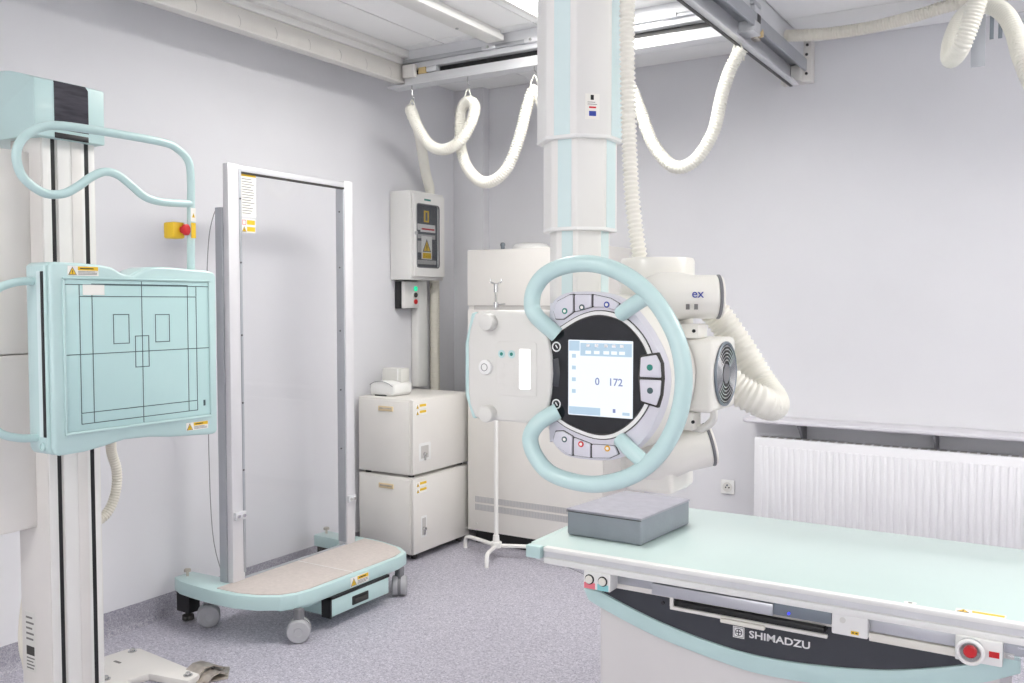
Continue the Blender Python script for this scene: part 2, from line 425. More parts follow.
# ------------------------------------------------------------------ hoses
lp = [(-3.43, 4.60, 2.114), (-3.425, 4.59, 2.16), (-3.39, 4.50, 2.25), (-3.25, 4.26, 2.42), (-3.155, 4.08, 2.49), (-3.127, 4.02, 2.50), (-3.058, 4.0, 2.393), (-2.97, 3.99, 2.292), (-2.87, 3.99, 2.262), (-2.771, 3.99, 2.301),
      (-2.713, 4.0, 2.385), (-2.707, 4.03, 2.474), (-2.758, 4.05, 2.515), (-2.816, 4.07, 2.487), (-2.843, 4.09, 2.398), (-2.837, 4.09, 2.275), (-2.785, 4.08, 2.164), (-2.688, 4.06, 2.088), (-2.594, 4.05, 2.087),
      (-2.507, 4.05, 2.158), (-2.44, 4.05, 2.307), (-2.40, 4.05, 2.44), (-2.355, 4.05, 2.525), (-2.315, 4.07, 2.44), (-2.275, 4.07, 2.30), (-2.20, 4.07, 2.14), (-2.11, 4.06, 2.09), (-2.02, 4.05, 2.16), (-1.95, 4.05, 2.40), (-1.875, 4.05, 2.545),
      (-1.82, 4.05, 2.47), (-1.772, 4.05, 2.362), (-1.709, 4.05, 2.205), (-1.628, 4.05, 2.10), (-1.553, 4.05, 2.075), (-1.476, 4.05, 2.12), (-1.406, 4.05, 2.231), (-1.37, 4.05, 2.385), (-1.33, 4.05, 2.50), (-1.28, 4.05, 2.58)]
hose('looped_cable_hose', lp, .0315, .013, 'hose', 'long white corrugated hose looping along hooks under the cross rail', 'hose', n=12, depth=.13)
hose('ceiling_cable_hose', [(-1.44, 4.62, 2.808), (-1.383, 4.62, 2.80), (-1.218, 4.62, 2.768), (-1.026, 4.62, 2.75), (-.842, 4.62, 2.75), (-.667, 4.62, 2.768), (-.499, 4.62, 2.795), (-.3, 4.62, 2.806), (.3, 4.62, 2.806)], .030, .012, 'hose_cream',
     'sagging corrugated hose fixed along the ceiling near the back wall', 'hose')
hose('overhead_cable_hose', [(-.22, 3.0, 2.60), (-.234, 3.0, 2.41), (-.250, 3.0, 2.327), (-.274, 3.0, 2.244), (-.298, 3.02, 2.195), (-.328, 3.09, 2.188), (-.338, 3.18, 2.257), (-.322, 3.26, 2.345), (-.283, 3.29, 2.39), (-.237, 3.25, 2.378), (-.192, 3.2, 2.33), (-.161, 3.15, 2.258), (-.136, 3.1, 2.161), (-.09, 3.08, 2.05), (-.02, 3.08, 1.99), (.07, 3.1, 2.01), (.14, 3.1, 2.15), (.2, 3.1, 2.4), (.22, 3.1, 2.60)],
     .0275, .010, 'hose', 'thick white corrugated hose looping down at the upper right corner', 'hose')
t = thing('hose_bracket', (-.22, 3.4, 2.62), 'grey metal hanger rail holding the hose at the upper right', 'bracket')
g = G(); g.box(-.33, 1.6, 3.38, 3.46, 2.62, 2.66, 'bar_alu', .004); g.build('rail', t)
for x in (-.255, .22, 1.5):
    g = G(); g.box(x-.015, x+.015, 3.41, 3.43, 2.66, CZ-.001, 'bar_alu'); g.build('hanger', t)
for x in (-.247, -.222):
    g = G(); g.box(x, x+.012, 3.40, 3.406, 2.31, 2.62, 'alu_dark', .001); g.build('strap', t)
g = G(); g.box(-.305, -.262, 3.44, 3.446, 2.235, 2.64, 'bar_alu', .001); g.build('plate', t)
# ------------------------------------------------------------------ wall stand with bucky (left)
ws = thing('wall_stand', (-2.95, 1.80, 0), 'pale teal and cream x-ray wall stand with square detector panel', 'wall stand')
# column
g = G()
g.prism([(-2.97, 1.694), (-2.845, 1.694), (-2.825, 1.70), (-2.81, 1.70), (-2.81, 1.89), (-2.825, 1.89), (-2.845, 1.90), (-2.97, 1.90)], 2, .02, 2.02, 'cream_metal', .004)
g.build('column', ws)
g = G(); g.box(-2.81, -2.8045, 1.7535, 1.848, .03, 2.0, 'white_metal', .002); g.box(-2.8045, -2.802, 1.80, 1.836, .03, 2.0, 'cream_metal', .001); g.build('front_strip', ws)
for y in (1.739, 1.857):
    g = G(); g.box(-2.812, -2.8075, y-.007, y+.007, .03, 2.0, 'black'); g.build('guide_slot', ws)
    g = G(); g.box(-2.8105, -2.8065, y-.035 if y < 1.8 else y+.007, y-.007 if y < 1.8 else y+.028, .03, 2.0, 'white_metal', .001); g.build('edge_strip', ws)
# head cover
g = G()
top = smooth_path([(-2.775, 2.150, 0), (-2.80, 2.158, 0), (-2.86, 2.175, 0), (-2.93, 2.19, 0), (-3.0, 2.192, 0), (-3.08, 2.18, 0), (-3.18, 2.14, 0)], 4)
prof = [(-3.18, 1.972), (-2.775, 1.972)] + [(p.x, p.y) for p in top]
g.prism(prof, 1, 1.662, 1.905, 'teal', .012, 3); hc = g.build('head_cover', ws)
g = G(); g.prism([(1.728, 2.0), (1.845, 2.0), (1.845, 2.14), (1.835, 2.152), (1.728, 2.152)], 0, -2.777, -2.7725, 'dark_film'); g.build('dark_window', hc)
g = G(); g.box(-2.777, -2.7725, 1.728, 1.845, 1.972, 1.99, 'black', .002); g.build('lower_strip', hc)
g = G(); g.disc((-2.98, 1.662, 2.03), (0, -1, 0), .006, .002, 'grey_plastic', 10); g.build('screw', hc)
# side drive box
g = G(); g.prism(rrect(-3.12, -2.865, .71, 1.278, .006), 1, 1.55, 1.70, 'cream_metal', .004); g.build('drive_box', ws)
g = G(); g.prism(rrect(-3.12, -2.865, 1.281, 1.93, .006), 1, 1.55, 1.70, 'cream_metal', .004); uc = g.build('upper_box', ws)
for i in range(7):   # worn adhesive marks
    g = G(); zz = 1.60+.034*i; g.box(-2.908-.006*(i % 3), -2.878-.006*(i % 2), 1.5485, 1.551, zz, zz+.022, 'paper'); g.build('tape_residue', uc)
s = S((-2.945, 1.6935, .22), (1, 0, 0), (0, 0, 1)); s.rect(0, .055, 0, .20, .0012, 'grey_plastic'); s.lines(.005, .05, .10, .19, 5, 'label_ink', .35); s.rect(.005, .05, .055, .085, .0017, 'dark_grey'); s.lines(.005, .05, .005, .05, 4, 'label_ink', .4)
lb = s.build('rating_plate', ws); 
# bucky panel
g = G()
outl = [(1.512, 1.562), (1.600, 1.561), (1.661, 1.558), (1.700, 1.552), (1.734, 1.534), (1.772, 1.527), (1.815, 1.549), (1.845, 1.558), (1.888, 1.559), (2.055, 1.552), (2.082, 1.546), (2.090, 1.53),
        (2.087, 1.014), (2.079, 1.003), (2.06, 1.002), (1.90, 1.014), (1.822, 1.024), (1.733, 1.027), (1.665, 1.016), (1.60, 1.008), (1.525, 1.007), (1.509, 1.012), (1.503, 1.03), (1.503, 1.55)]
g.prism(outl, 0, -2.47, -2.452, 'teal', .010, 3, 40)
g.prism([(y, z) for y, z in outl], 0, -2.575, -2.478, 'teal', .010, 3, 40)
g.box(-2.49, -2.46, 1.53, 2.07, 1.045, 1.52, 'black')
bk = g.build('detector_housing', ws)
g = G(); g.prism(rrect(1.545, 2.052, 1.072, 1.512, .006), 0, -2.4535, -2.4495, 'bucky_plate', .0015, 2); pl_ = g.build('front_plate', bk)
g = G(); fr = .006
g.box(-2.4525, -2.4455, 1.537, 1.545, 1.066, 1.512, 'teal', .003); g.box(-2.4525, -2.4455, 2.052, 2.060, 1.066, 1.512, 'teal', .003); g.box(-2.4525, -2.4455, 1.537, 2.060, 1.062, 1.071, 'teal', .003); g.box(-2.4525, -2.4465, 1.537, 2.060, 1.513, 1.520, 'teal_side', .003)
g.build('plate_rim', bk)
s = S((-2.4496, 0, 0), (0, 1, 0), (0, 0, 1)); h, lw = .0006, .0024
s.frame(1.588, 2.003, 1.122, 1.465, lw, h, 'line_ink'); s.frame(1.628, 1.969, 1.090, 1.502, lw, h, 'line_ink')
s.rect(1.546, 2.051, 1.295-lw/2, 1.295+lw/2, h, 'line_ink'); s.rect(1.797-lw/2, 1.797+lw/2, 1.074, 1.511, h, 'line_ink')
for q in ((1.697, 1.752, 1.321, 1.411), (1.844, 1.898, 1.321, 1.409), (1.771, 1.821, 1.246, 1.344)): s.frame(*q, .0024, h, 'line_ink')
s.rect(1.546, 2.051, 1.497, 1.4994, h, 'line_ink')
for yy in (1.588, 2.001): s.rect(yy, yy+lw, 1.466, 1.498, h, 'line_ink'); s.rect(yy, yy+lw, 1.091, 1.121, h, 'line_ink')
s.rect(1.589, 1.627, 1.090, 1.0924, h, 'line_ink'); s.rect(1.969, 2.003, 1.090, 1.0924, h, 'line_ink')
s.rect(2.026, 2.034, 1.103, 1.122, h, 'line_ink'); s.build('field_markings', bk)
s = S((-2.4496, 1.600, 1.468), (0, 1, 0), (0, 0, 1)); s.rect(0, .07, 0, .030, .001, 'paper'); s.build('paper_tag', bk)
warn_label((-2.452, 1.556, 1.524), (0, 1, 0), (0, 0, 1), .097, .028, bk)
warn_label((-2.452, 1.957, 1.026), (0, 1, 0), (0, 0, 1), .088, .026, bk)
g = G(); g.box(-2.497, -2.486, 1.501, 1.512, 1.06, 1.535, 'black'); g.box(-2.515, -2.497, 1.5005, 1.512, 1.06, 1.535, 'teal_stripe'); g.build('cassette_slot', bk)
g = G(); g.lathe((-2.505, 1.503, 1.032), (0, -1, 0), [(0, .013), (.004, .013), (.005, .009), (.001, .008)], 'teal', 16); g.build('latch_button', bk)
g = G(); g.box(-2.80, -2.57, 1.72, 1.875, 1.12, 1.42, 'cream_metal', .01); g.build('carriage', ws)
# overhead grip bar and side handle
bar = [(2.021, 1.545), (2.022, 1.62), (2.023, 1.687), (2.025, 1.78), (2.026, 1.86), (2.016, 1.917), (1.969, 1.952), (1.912, 1.963), (1.734, 1.964), (1.579, 1.96), (1.513, 1.946), (1.46, 1.91), (1.437, 1.862), (1.447, 1.809), (1.48, 1.776), (1.523, 1.758), (1.575, 1.764), (1.619, 1.789), (1.665, 1.823), (1.708, 1.843), (1.752, 1.839), (1.8, 1.811), (1.845, 1.782), (1.901, 1.771), (1.966, 1.772), (2.024, 1.775)]
g = G(); g.tube(smooth_path([(-2.51, a+.012, b) for a, b in bar], 5), .0128, 'teal', 14); gb = g.build('overhead_grip_bar', ws)
s = S((-2.498, 2.025, 1.715), (0, 1, 0), (0, 0, 1)); s.rect(0, .02, 0, .045, .002, 'paper'); s.tri(.01, .012, .016, .02); s.rect(.001, .019, -.055, -.004, .002, 'yellow'); s.build('warning_label', gb)
g = G(); g.tube(smooth_path([(-2.535, 1.51, 1.508), (-2.535, 1.45, 1.503), (-2.535, 1.39, 1.475), (-2.535, 1.35, 1.40), (-2.535, 1.35, 1.17), (-2.535, 1.39, 1.09), (-2.535, 1.45, 1.062), (-2.535, 1.51, 1.056)], 6), .0118, 'teal', 14); g.build('side_handle', ws)
# emergency stop
g = G(); g.box(-2.57, -2.52, 1.972, 2.020, 1.658, 1.712, 'yellow', .006); es = g.build('emergency_stop_box', ws)
g = G(); g.lathe((-2.522, 2.008, 1.687), (1, .25, 0), [(0, .012), (.012, .012), (.013, .019), (.021, .019), (.025, .014)], 'red', 16); g.build('red_button', es)
g = G(); g.box(-2.56, -2.525, 2.015, 2.034, 1.67, 1.70, 'yellow', .003); g.build('bracket', es)
# hanging cable
hose('cable_hose', [(-2.80, 1.93, 1.12), (-2.88, 1.985, 1.02), (-2.945, 2.022, .918), (-2.95, 2.046, .835), (-2.95, 2.042, .762), (-2.95, 2.016, .70), (-2.95, 1.97, .665), (-2.95, 1.88, .655)], .019, .010, 'hose_cream', parent=ws, n=10)
hose('rear_cable', [(-2.96, 1.74, .68), (-2.975, 1.735, .57), (-2.992, 1.73, .47), (-3.02, 1.73, .36), (-3.025, 1.73, .27), (-3.0, 1.73, .2), (-2.985, 1.73, .10), (-2.985, 1.73, .03)], .016, .02, 'hose_cream', parent=ws, n=10, depth=.03)
# base plate
g = G()
bp = [(-3.24, 1.27), (-2.80, 1.31), (-2.78, 1.345), (-2.86, 1.38), (-2.97, 1.42), (-2.99, 1.50), (-2.72, 1.55), (-2.72, 2.05), (-2.99, 2.10), (-2.97, 2.18), (-2.86, 2.20), (-2.785, 2.215), (-2.80, 2.28), (-2.84, 2.292), (-3.22, 2.325), (-3.26, 2.29), (-3.30, 1.80), (-3.27, 1.30)]
g.prism(bp, 2, 0, .028, 'cream_metal', .004, 2, 20); b_ = g.build('base_plate', ws)
for q in ((-3.215, 2.285), (-2.825, 2.245), (-3.06, 2.06), (-3.215, 1.32), (-2.825, 1.35)):
    g = G(); g.disc((*q, .028), (0, 0, 1), .017, .004, 'chrome', 14); g.lathe((*q, .032), (0, 0, 1), [(0, .010), (.009, .010), (.011, .007)], 'chrome', 6); g.build('bolt', b_)
g = G(); g.prism(rrect(-3.19, -3.15, 2.18, 2.192, .004), 2, .0275, .0288, 'label_ink'); g.build('slot', b_)
# folded metal foot beside the base
g = G()
pf = [Vector(p) for p in ((-2.88, 2.275, .005), (-2.78, 2.255, .005), (-2.72, 2.345, .012), (-2.80, 2.425, .01), (-2.90, 2.37, .005))]
def folded(g, pts, m, th=.004):
    g.prism([(p.x, p.y) for p in pts], 2, .002, .002+th, m, .001)
folded(g, pf, 'steel_worn')
g.prism([(2.262, .006), (2.28, .03), (2.31, .043), (2.35, .040), (2.40, .012), (2.395, .008), (2.348, .034), (2.31, .037), (2.284, .025), (2.268, .004)], 0, -2.88, -2.80, 'steel_worn', .001)
g.prism([(2.27, .006), (2.29, .026), (2.33, .031), (2.365, .012), (2.36, .008), (2.328, .026), (2.294, .022), (2.276, .004)], 0, -2.80, -2.745, 'steel_worn', .001)
g.disc((-2.79, 2.335, .03), (0, 0, 1), .007, .008, 'dark_grey', 8)
tag(g.build('floor_bracket', off=(-2.82, 2.33, 0)), 'small bent bare-metal floor bracket at the end of the wall stand foot', 'bracket')

# ------------------------------------------------------------------ mobile lead-glass shield
sh = thing('radiation_shield', (-3.1, 3.12, 0), 'mobile lead glass screen with grey posts on a teal step platform', 'screen')
rim = [(-3.43, 2.66), (-3.36, 2.632), (-3.27, 2.622), (-3.131, 2.615), (-3.002, 2.625), (-2.898, 2.655), (-2.815, 2.71), (-2.775, 2.775), (-2.760, 2.86), (-2.758, 3.2), (-2.762, 3.44), (-2.785, 3.53), (-2.87, 3.59), (-3.0, 3.625), (-3.12, 3.64), (-3.42, 3.64), (-3.42, 3.54), (-3.23, 3.53), (-3.20, 3.49), (-3.165, 3.44), (-3.165, 2.84), (-3.20, 2.79), (-3.24, 2.77), (-3.43, 2.76)]
def inset(poly, d):
    n = len(poly); out = []
    for i in range(n):
        a, b, c = Vector(poly[i-1]), Vector(poly[i]), Vector(poly[(i+1) % n])
        n1 = Vector((-(b-a).y, (b-a).x)).normalized(); n2 = Vector((-(c-b).y, (c-b).x)).normalized()
        k = (n1+n2); k = k/max(k.dot(n1), .5) if k.length > 1e-6 else n1
        out.append(tuple(b+k*d))
    return out
g = G(); g.prism(rim, 2, .142, .203, 'teal', .005, 2, 20); g.build('platform', sh)
beige = [(-3.13, 2.645), (-3.002, 2.65), (-2.91, 2.678), (-2.835, 2.725), (-2.798, 2.785), (-2.784, 2.86), (-2.784, 3.43), (-2.805, 3.51), (-2.88, 3.567), (-3.0, 3.60), (-3.13, 3.612)]
g = G(); g.prism(beige[:6]+[(-2.784, 3.128), (-3.13, 3.128)], 2, .2005, .207, 'beige_mat', .001); g.build('step_mat', sh)
g = G(); g.box(-3.13, -2.784, 3.128, 3.132, .2, .2073, 'white_plastic'); g.build('joint_strip', sh)
g = G(); g.prism([(-3.13, 3.132), (-2.784, 3.132)]+beige[6:], 2, .2005, .207, 'beige_mat', .001); g.build('step_mat', sh)
# posts
g = G(); g.box(-3.155, -3.12, 2.728, 2.797, .2, 2.05, 'post_white', .004); lp_ = g.build('post', sh)
g = G(); g.box(-3.124, -3.1165, 2.788, 2.800, .24, 2.03, 'bar_alu', .001); g.build('glazing_seal', lp_)
g = G(); g.box(-3.20, -3.155, 2.722, 2.764, .2, 1.86, 'bar_alu', .003); g.build('rear_bar', sh)
g = G(); g.box(-3.18, -3.12, 3.472, 3.532, .2, 2.055, 'post_white', .004); rp_ = g.build('post', sh)
g = G(); g.box(-3.176, -3.127, 3.466, 3.472, .22, 2.03, 'bar_alu', .001); g.build('glazing_seal', rp_)
g = G(); g.box(-3.15, -3.118, 2.797, 3.468, 2.02, 2.045, 'alu_light', .002); g.box(-3.14, -3.12, 2.797, 3.468, 2.012, 2.02, 'dark_grey'); g.build('top_rail', sh)
g = G(); g.box(-3.142, -3.128, 2.797, 3.468, .203, .212, 'bar_alu', .001); g.build('bottom_channel', sh)
g = G(); g.box(-3.139, -3.131, 2.795, 3.468, .212, 2.014, 'lead_glass'); g.build('glass_pane', sh)
for (y0, y1, z) in ((2.735, 2.795, .50), (3.47, 3.525, .44)):
    g = G(); g.box(-3.12, -3.105, y0, y1, z-.018, z+.018, 'alu_light', .003)
    for y in (y0+.015, y1-.015): g.disc((-3.105, y, z), (1, 0, 0), .008, .006, 'chrome', 8)
    g.build('clamp', sh)
g = G(); g.box(-3.165, -3.135, 3.532, 3.552, .36, .43, 'white_plastic', .004); g.tube(smooth_path([(-3.15, 3.542, .36), (-3.155, 3.545, .30), (-3.17, 3.55, .21)], 4), .003, 'cable_wire', 6); g.build('cable_plug', sh)
for z in (.7, 1.0, 1.3, 1.62, 1.9):
    for y in (2.791, 3.465):
        g = G(); g.disc((-3.1165 if y < 3 else -3.15, y, z), (1, 0, 0) if y < 3 else (0, -1, 0), .004, .003, 'dark_grey', 8); g.build('screw', sh)
s = S((-3.1305, 2.807, 1.825), (0, 1, 0), (0, 0, 1)); s.rect(0, .088, 0, .20, .001, 'paper'); s.rect(0, .088, .178, .2, .0016, 'yellow'); s.lines(.008, .08, .01, .172, 14, 'label_ink', .25); s.build('instruction_label', sh)
s = S((-3.1305, 2.807, 1.755), (0, 1, 0), (0, 0, 1)); s.rect(0, .084, 0, .062, .001, 'paper'); s.rect(.034, .08, .036, .056, .0016, 'yellow'); s.rect(.034, .08, .006, .026, .0016, 'yellow'); s.tri(.018, .003, .026, .024); s.frame(.007, .029, .034, .056, .003, .0016, 'pink_tag'); s.build('warning_label', sh)
# step drawer
g = G(); g.box(-3.05, -2.748, 2.95, 3.345, .055, .133, 'teal', .003); dr = g.build('drawer', sh)
g = G(); g.box(-2.95, -2.7465, 2.942, 3.35, .132, .143, 'black'); g.box(-2.80, -2.7465, 2.942, 2.951, .05, .143, 'black'); g.build('drawer_gap', dr)
g = G(); g.prism(rrect(3.085, 3.195, .070, .110, .004), 0, -2.750, -2.7445, 'black', .001)
g.prism(rrect(3.10, 3.18, .078, .096, .003), 0, -2.748, -2.7425, 'dark_grey', .001); g.build('drawer_pull', dr)
warn_label((-2.7575, 3.085, .150), (0, 1, 0), (0, 0, 1), .125, .042, sh)
g = G(); g.prism([(-3.2, 2.75), (-2.86, 2.75), (-2.80, 2.86), (-2.80, 2.94), (-3.2, 2.94)], 2, .118, .143, 'teal_side', .004); g.build('underframe', sh)
g = G(); g.box(-3.2, -3.0, 3.36, 3.55, .09, .143, 'teal_side', .004); g.build('underframe', sh)
for (x, y, a) in ((-3.25, 2.70, 40), (-2.772, 2.775, 50), (-2.79, 3.48, -35), (-3.25, 3.56, 60)):
    cs = G(); d = Vector((math.cos(R(a)), -math.sin(R(a)), 0)); c = Vector((x, y, .05)); hw = .017
    for sgn in (-1, 1):
        q = c+d*sgn*.022
        cs.lathe(q-d*sgn*.014, d*sgn, [(0, .0495), (.022, .0495), (.028, .044), (.030, .02), (.027, .016)], 'caster_grey', 26)
    o = cs.build('caster', sh)
    g = G(); g.box(x-.018, x+.018, y-.018, y+.018, .085, .143, 'caster_dark', .006); g.lathe(c-d*.02, d, [(0, .045), (.04, .045)], 'caster_dark', 18); g.build('caster_fork', o)
for (x, y) in ((-3.39, 2.70), (-3.38, 3.595)):
    g = G(); g.lathe((x, y, .203), (0, 0, 1), [(0, .006), (.02, .006), (.021, .016), (.03, .016), (.033, .012)], 'steel_worn', 10); g.build('adjusting_screw', sh)
    g = G(); g.box(x-.04, x+.045, y-.03, y+.03, .045, .143, 'black', .002); g.lathe((x, y, .055), (0, 0, -1), [(0, .012), (.03, .012), (.031, .026), (.05, .026)], 'dark_grey', 12); g.build('jack_bracket', sh)
g = G(); g.tube(smooth_path([(-3.2, 2.745, 1.86), (-3.215, 2.73, 1.83), (-3.235, 2.715, 1.70), (-3.24, 2.705, 1.40), (-3.24, 2.705, .8), (-3.235, 2.715, .42), (-3.21, 2.74, .24), (-3.20, 2.755, .21)], 5), .002, 'cable_wire', 6); g.build('wire', sh)

# ------------------------------------------------------------------ fuse box, switch, trunking
fb = thing('fuse_box', (-3.43, 4.47, 1.58), 'white wall-mounted electrical box with a small smoked window', 'electrical box')
g = G(); g.box(-3.515, -3.36, 4.312, 4.645, 1.58, 2.112, 'white_metal', .004); g.build('body', fb)
g = G()
X0, X1 = -3.358, -3.342
fr = [(4.325, 4.352, 1.60, 2.092), (4.578, 4.632, 1.60, 2.092), (4.352, 4.578, 1.60, 1.655), (4.352, 4.578, 2.035, 2.092)]
for q in fr: g.prism([(q[0], q[2]), (q[1], q[2]), (q[1], q[3]), (q[0], q[3])], 0, X0, X1, 'white_metal')
d_ = g.build('door', fb)
g = G(); g.prism(rrect(4.35, 4.58, 1.653, 2.037, .02), 0, -3.361, -3.3575, 'box_interior'); g.build('interior', d_)
s = S((-3.3572, 4.352, 1.655), (0, 1, 0), (0, 0, 1))
s.rect(.01, .215, .30, .302, .001, 'label_ink'); s.rect(.01, .20, .225, .262, .003, 'paper'); s.rect(.01, .20, .175, .20, .003, 'grey_vent'); s.rect(.02, .21, .02, .045, .003, 'grey_vent'); s.rect(.01, .08, .09, .16, .003, 'grey_vent')
s.build('breaker_rows', d_)
s = S((-3.3540, 4.352, 1.655), (0, 1, 0), (0, 0, 1)); s.rect(.085, .135, .275, .345, .001, 'yellow'); s.rect(.10, .12, .285, .335, .0016, 'label_ink'); s.rect(.05, .20, .215, .25, .0008, 'paper'); s.rect(.06, .19, .228, .238, .0016, 'red'); s.build('upper_notice', d_)
s = S((-3.3540, 4.352, 1.655), (0, 1, 0), (0, 0, 1)); s.rect(.06, .165, .05, .19, .001, 'paper'); s.tri(.112, .095, .085, .08); s.rect(.07, .155, .055, .09, .0016, 'yellow'); s.build('danger_notice', d_)
g = G(); g.prism(rrect(4.348, 4.582, 1.651, 2.039, .022), 0, -3.3475, -3.3455, 'smoke_glass'); g.build('window_pane', d_)
g = G()
for a in range(4):
    pass
ring = rrect(4.352, 4.578, 1.655, 2.035, .02)
g.tube([(-3.3425, a, b) for a, b in ring], .004, 'caster_dark', 6, closed=True); g.build('window_gasket', d_)
g = G(); g.disc((-3.342, 4.340, 1.858), (1, 0, 0), .011, .012, 'chrome', 14, .002); g.build('lock', d_)
g = G(); g.box(-3.342, -3.3412, 4.425, 4.49, 2.058, 2.069, 'green_ink'); g.build('maker_badge', d_)
sw = thing('switch_box', (-3.48, 4.43, 1.41), 'small white push-button box with green light below the electrical box', 'switch')
g = G(); g.box(-3.515, -3.47, 4.355, 4.505, 1.405, 1.57, 'black', .003); g.build('back_body', sw)
g = G(); g.box(-3.47, -3.445, 4.36, 4.505, 1.407, 1.57, 'white_metal', .004); g.build('front_cover', sw)
for z, m in ((1.527, 'led_green'), (1.488, 'dark_grey'), (1.447, 'red')):
    g = G(); g.disc((-3.445, 4.46, z), (1, 0, 0), .020, .006, 'grey_plastic', 16); g.disc((-3.439, 4.46, z), (1, 0, 0), .015, .008, m, 16, .002); g.build('push_button', sw)
g = G(); g.box(-3.515, -3.465, 4.515, 4.615, .915, 1.578, 'white_metal', .003); g.box(-3.465, -3.462, 4.52, 4.61, .915, 1.578, 'white_plastic', .001)
tag(g.build('cable_trunking', off=(-3.49, 4.56, .915)), 'white rectangular cable trunking running down from the electrical box', 'trunking')
hose('riser_conduit', [(-3.47, 4.70, 2.105), (-3.47, 4.70, 1.6), (-3.47, 4.70, 1.2), (-3.47, 4.70, .6), (-3.47, 4.70, .02)], .033, .016, 'hose_cream', 'cream corrugated conduit climbing the wall behind the cabinets', 'conduit', depth=.08)

# ------------------------------------------------------------------ two small cabinets and the label printer
def small_cabinet(z0, z1, label, upper):
    t = thing('equipment_cabinet', (-3.28, 4.235, z0), label, 'cabinet', 'stacked equipment cabinets')
    g = G(); g.box(-3.475, -3.088, 3.968, 4.51, z0, z1, 'cabinet_white', .004); g.build('body', t)
    g = G(); g.box(-3.088, -3.075, 3.962, 4.512, z0+.005, z1-.005, 'cabinet_white', .003); d = g.build('door', t)
    g = G(); g.box(-3.455, -3.10, 3.960, 3.970, z0+.012, z1-.012, 'cabinet_white', .002); p = g.build('side_panel', t)
    if upper: g = G(); g.prism(rrect(4.012, 4.122, .556, .656, .006), 0, -3.0765, -3.0735, 'white_plastic', .001); q = (4.03, 4.10, .57, .64)
    else: g = G(); g.prism(rrect(4.028, 4.083, .122, .244, .006), 0, -3.0765, -3.0735, 'white_plastic', .001); q = (4.038, 4.073, .135, .232)
    h = g.build('lock_plate', d)
    g = G(); g.prism(rrect(q[0], q[1], q[2], q[3], .004), 0, -3.0745, -3.0728, 'grey_vent'); g.build('lock_recess', h) if False else g.build('lock_recess', d)
    zc = (q[2]+q[3])/2-.012; yc = (q[0]+q[1])/2
    g = G(); g.disc((-3.073, yc-.004, zc), (1, 0, 0), .011, .016, 'chrome', 14, .003); g.box(-3.07, -3.062, yc-.012, yc+.0, zc-.035, zc, 'chrome', .002); g.build('key_lock', d)
    pz = z1-.058
    g = G(); g.box(-3.318, -3.212, 3.9535, 3.961, pz-.014, pz+.014, 'tan_pull', .003); g.box(-3.308, -3.222, 3.9525, 3.9555, pz-.002, pz+.006, 'steel_worn', .001); g.build('recessed_grip', p)
    for k in (0, 1):
        zz = z1-.035-.035*k
        s = S((-3.0745, 3.985, zz-.02), (0, 1, 0), (0, 0, 1)); s.rect(0, .10, 0, .028, .0010, 'paper'); s.rect(.034, .095, .012, .026, .0015, 'yellow'); s.tri(.016, .003, .024, .022); s.build('warning_label', d)
    return t
c1 = small_cabinet(.035, .468, 'lower cream steel cabinet standing on castors in the corner', False)
for (x, y) in ((-3.42, 4.02), (-3.12, 4.02), (-3.12, 4.46), (-3.42, 4.46)):
    g = G(); g.lathe((x-.014, y, .019), (1, 0, 0), [(0, .014), (.003, .019), (.025, .019), (.028, .014)], 'dark_grey', 14); g.box(x-.02, x+.02, y-.018, y+.018, .028, .036, 'alu_dark'); g.build('castor', c1)
g = G(); g.box(-3.45, -3.11, 3.99, 4.49, .026, .036, 'dark_grey'); g.build('plinth', c1)
c2 = small_cabinet(.482, .905, 'upper cream steel cabinet stacked on the lower one, printer on top', True)
for (x, y) in ((-3.43, 4.0), (-3.12, 4.0), (-3.12, 4.47), (-3.43, 4.47)):
    g = G(); g.disc((x, y, .468), (0, 0, 1), .018, .015, 'dark_grey', 12); g.build('foot', c2)
pr = thing('label_printer', (-3.36, 4.12, .905), 'small white desktop device with raised back, on the upper cabinet', 'printer')
g = G(); g.prism([(-3.445, .907), (-3.29, .907), (-3.272, .925), (-3.270, .965), (-3.275, .975), (-3.30, .985), (-3.35, .992), (-3.40, .990), (-3.445, .975), (-3.452, .94)], 1, 4.04, 4.21, 'white_plastic', .010, 3, 50); g.build('body', pr)
g = G(); g.prism([(-3.425, .98), (-3.285, .98), (-3.285, 1.06), (-3.425, 1.06)], 1, 4.12, 4.20, 'grey_plastic', .005); g.build('paper_holder', pr)
g = G(); g.box(-3.312, -3.304, 4.1165, 4.122, .99, 1.058, 'white_plastic', .001); g.build('divider', pr)
g = G(); g.tube(smooth_path([(-3.447, 4.037, .968), (-3.41, 4.037, .985), (-3.36, 4.037, .990), (-3.31, 4.037, .978), (-3.28, 4.037, .962)], 5), .0018, 'mid_grey', 6); g.build('lid_seam', pr)
g = G(); g.box(-3.41, -3.33, 4.037, 4.05, .9055, .912, 'dark_grey'); g.build('paper_slot', pr)
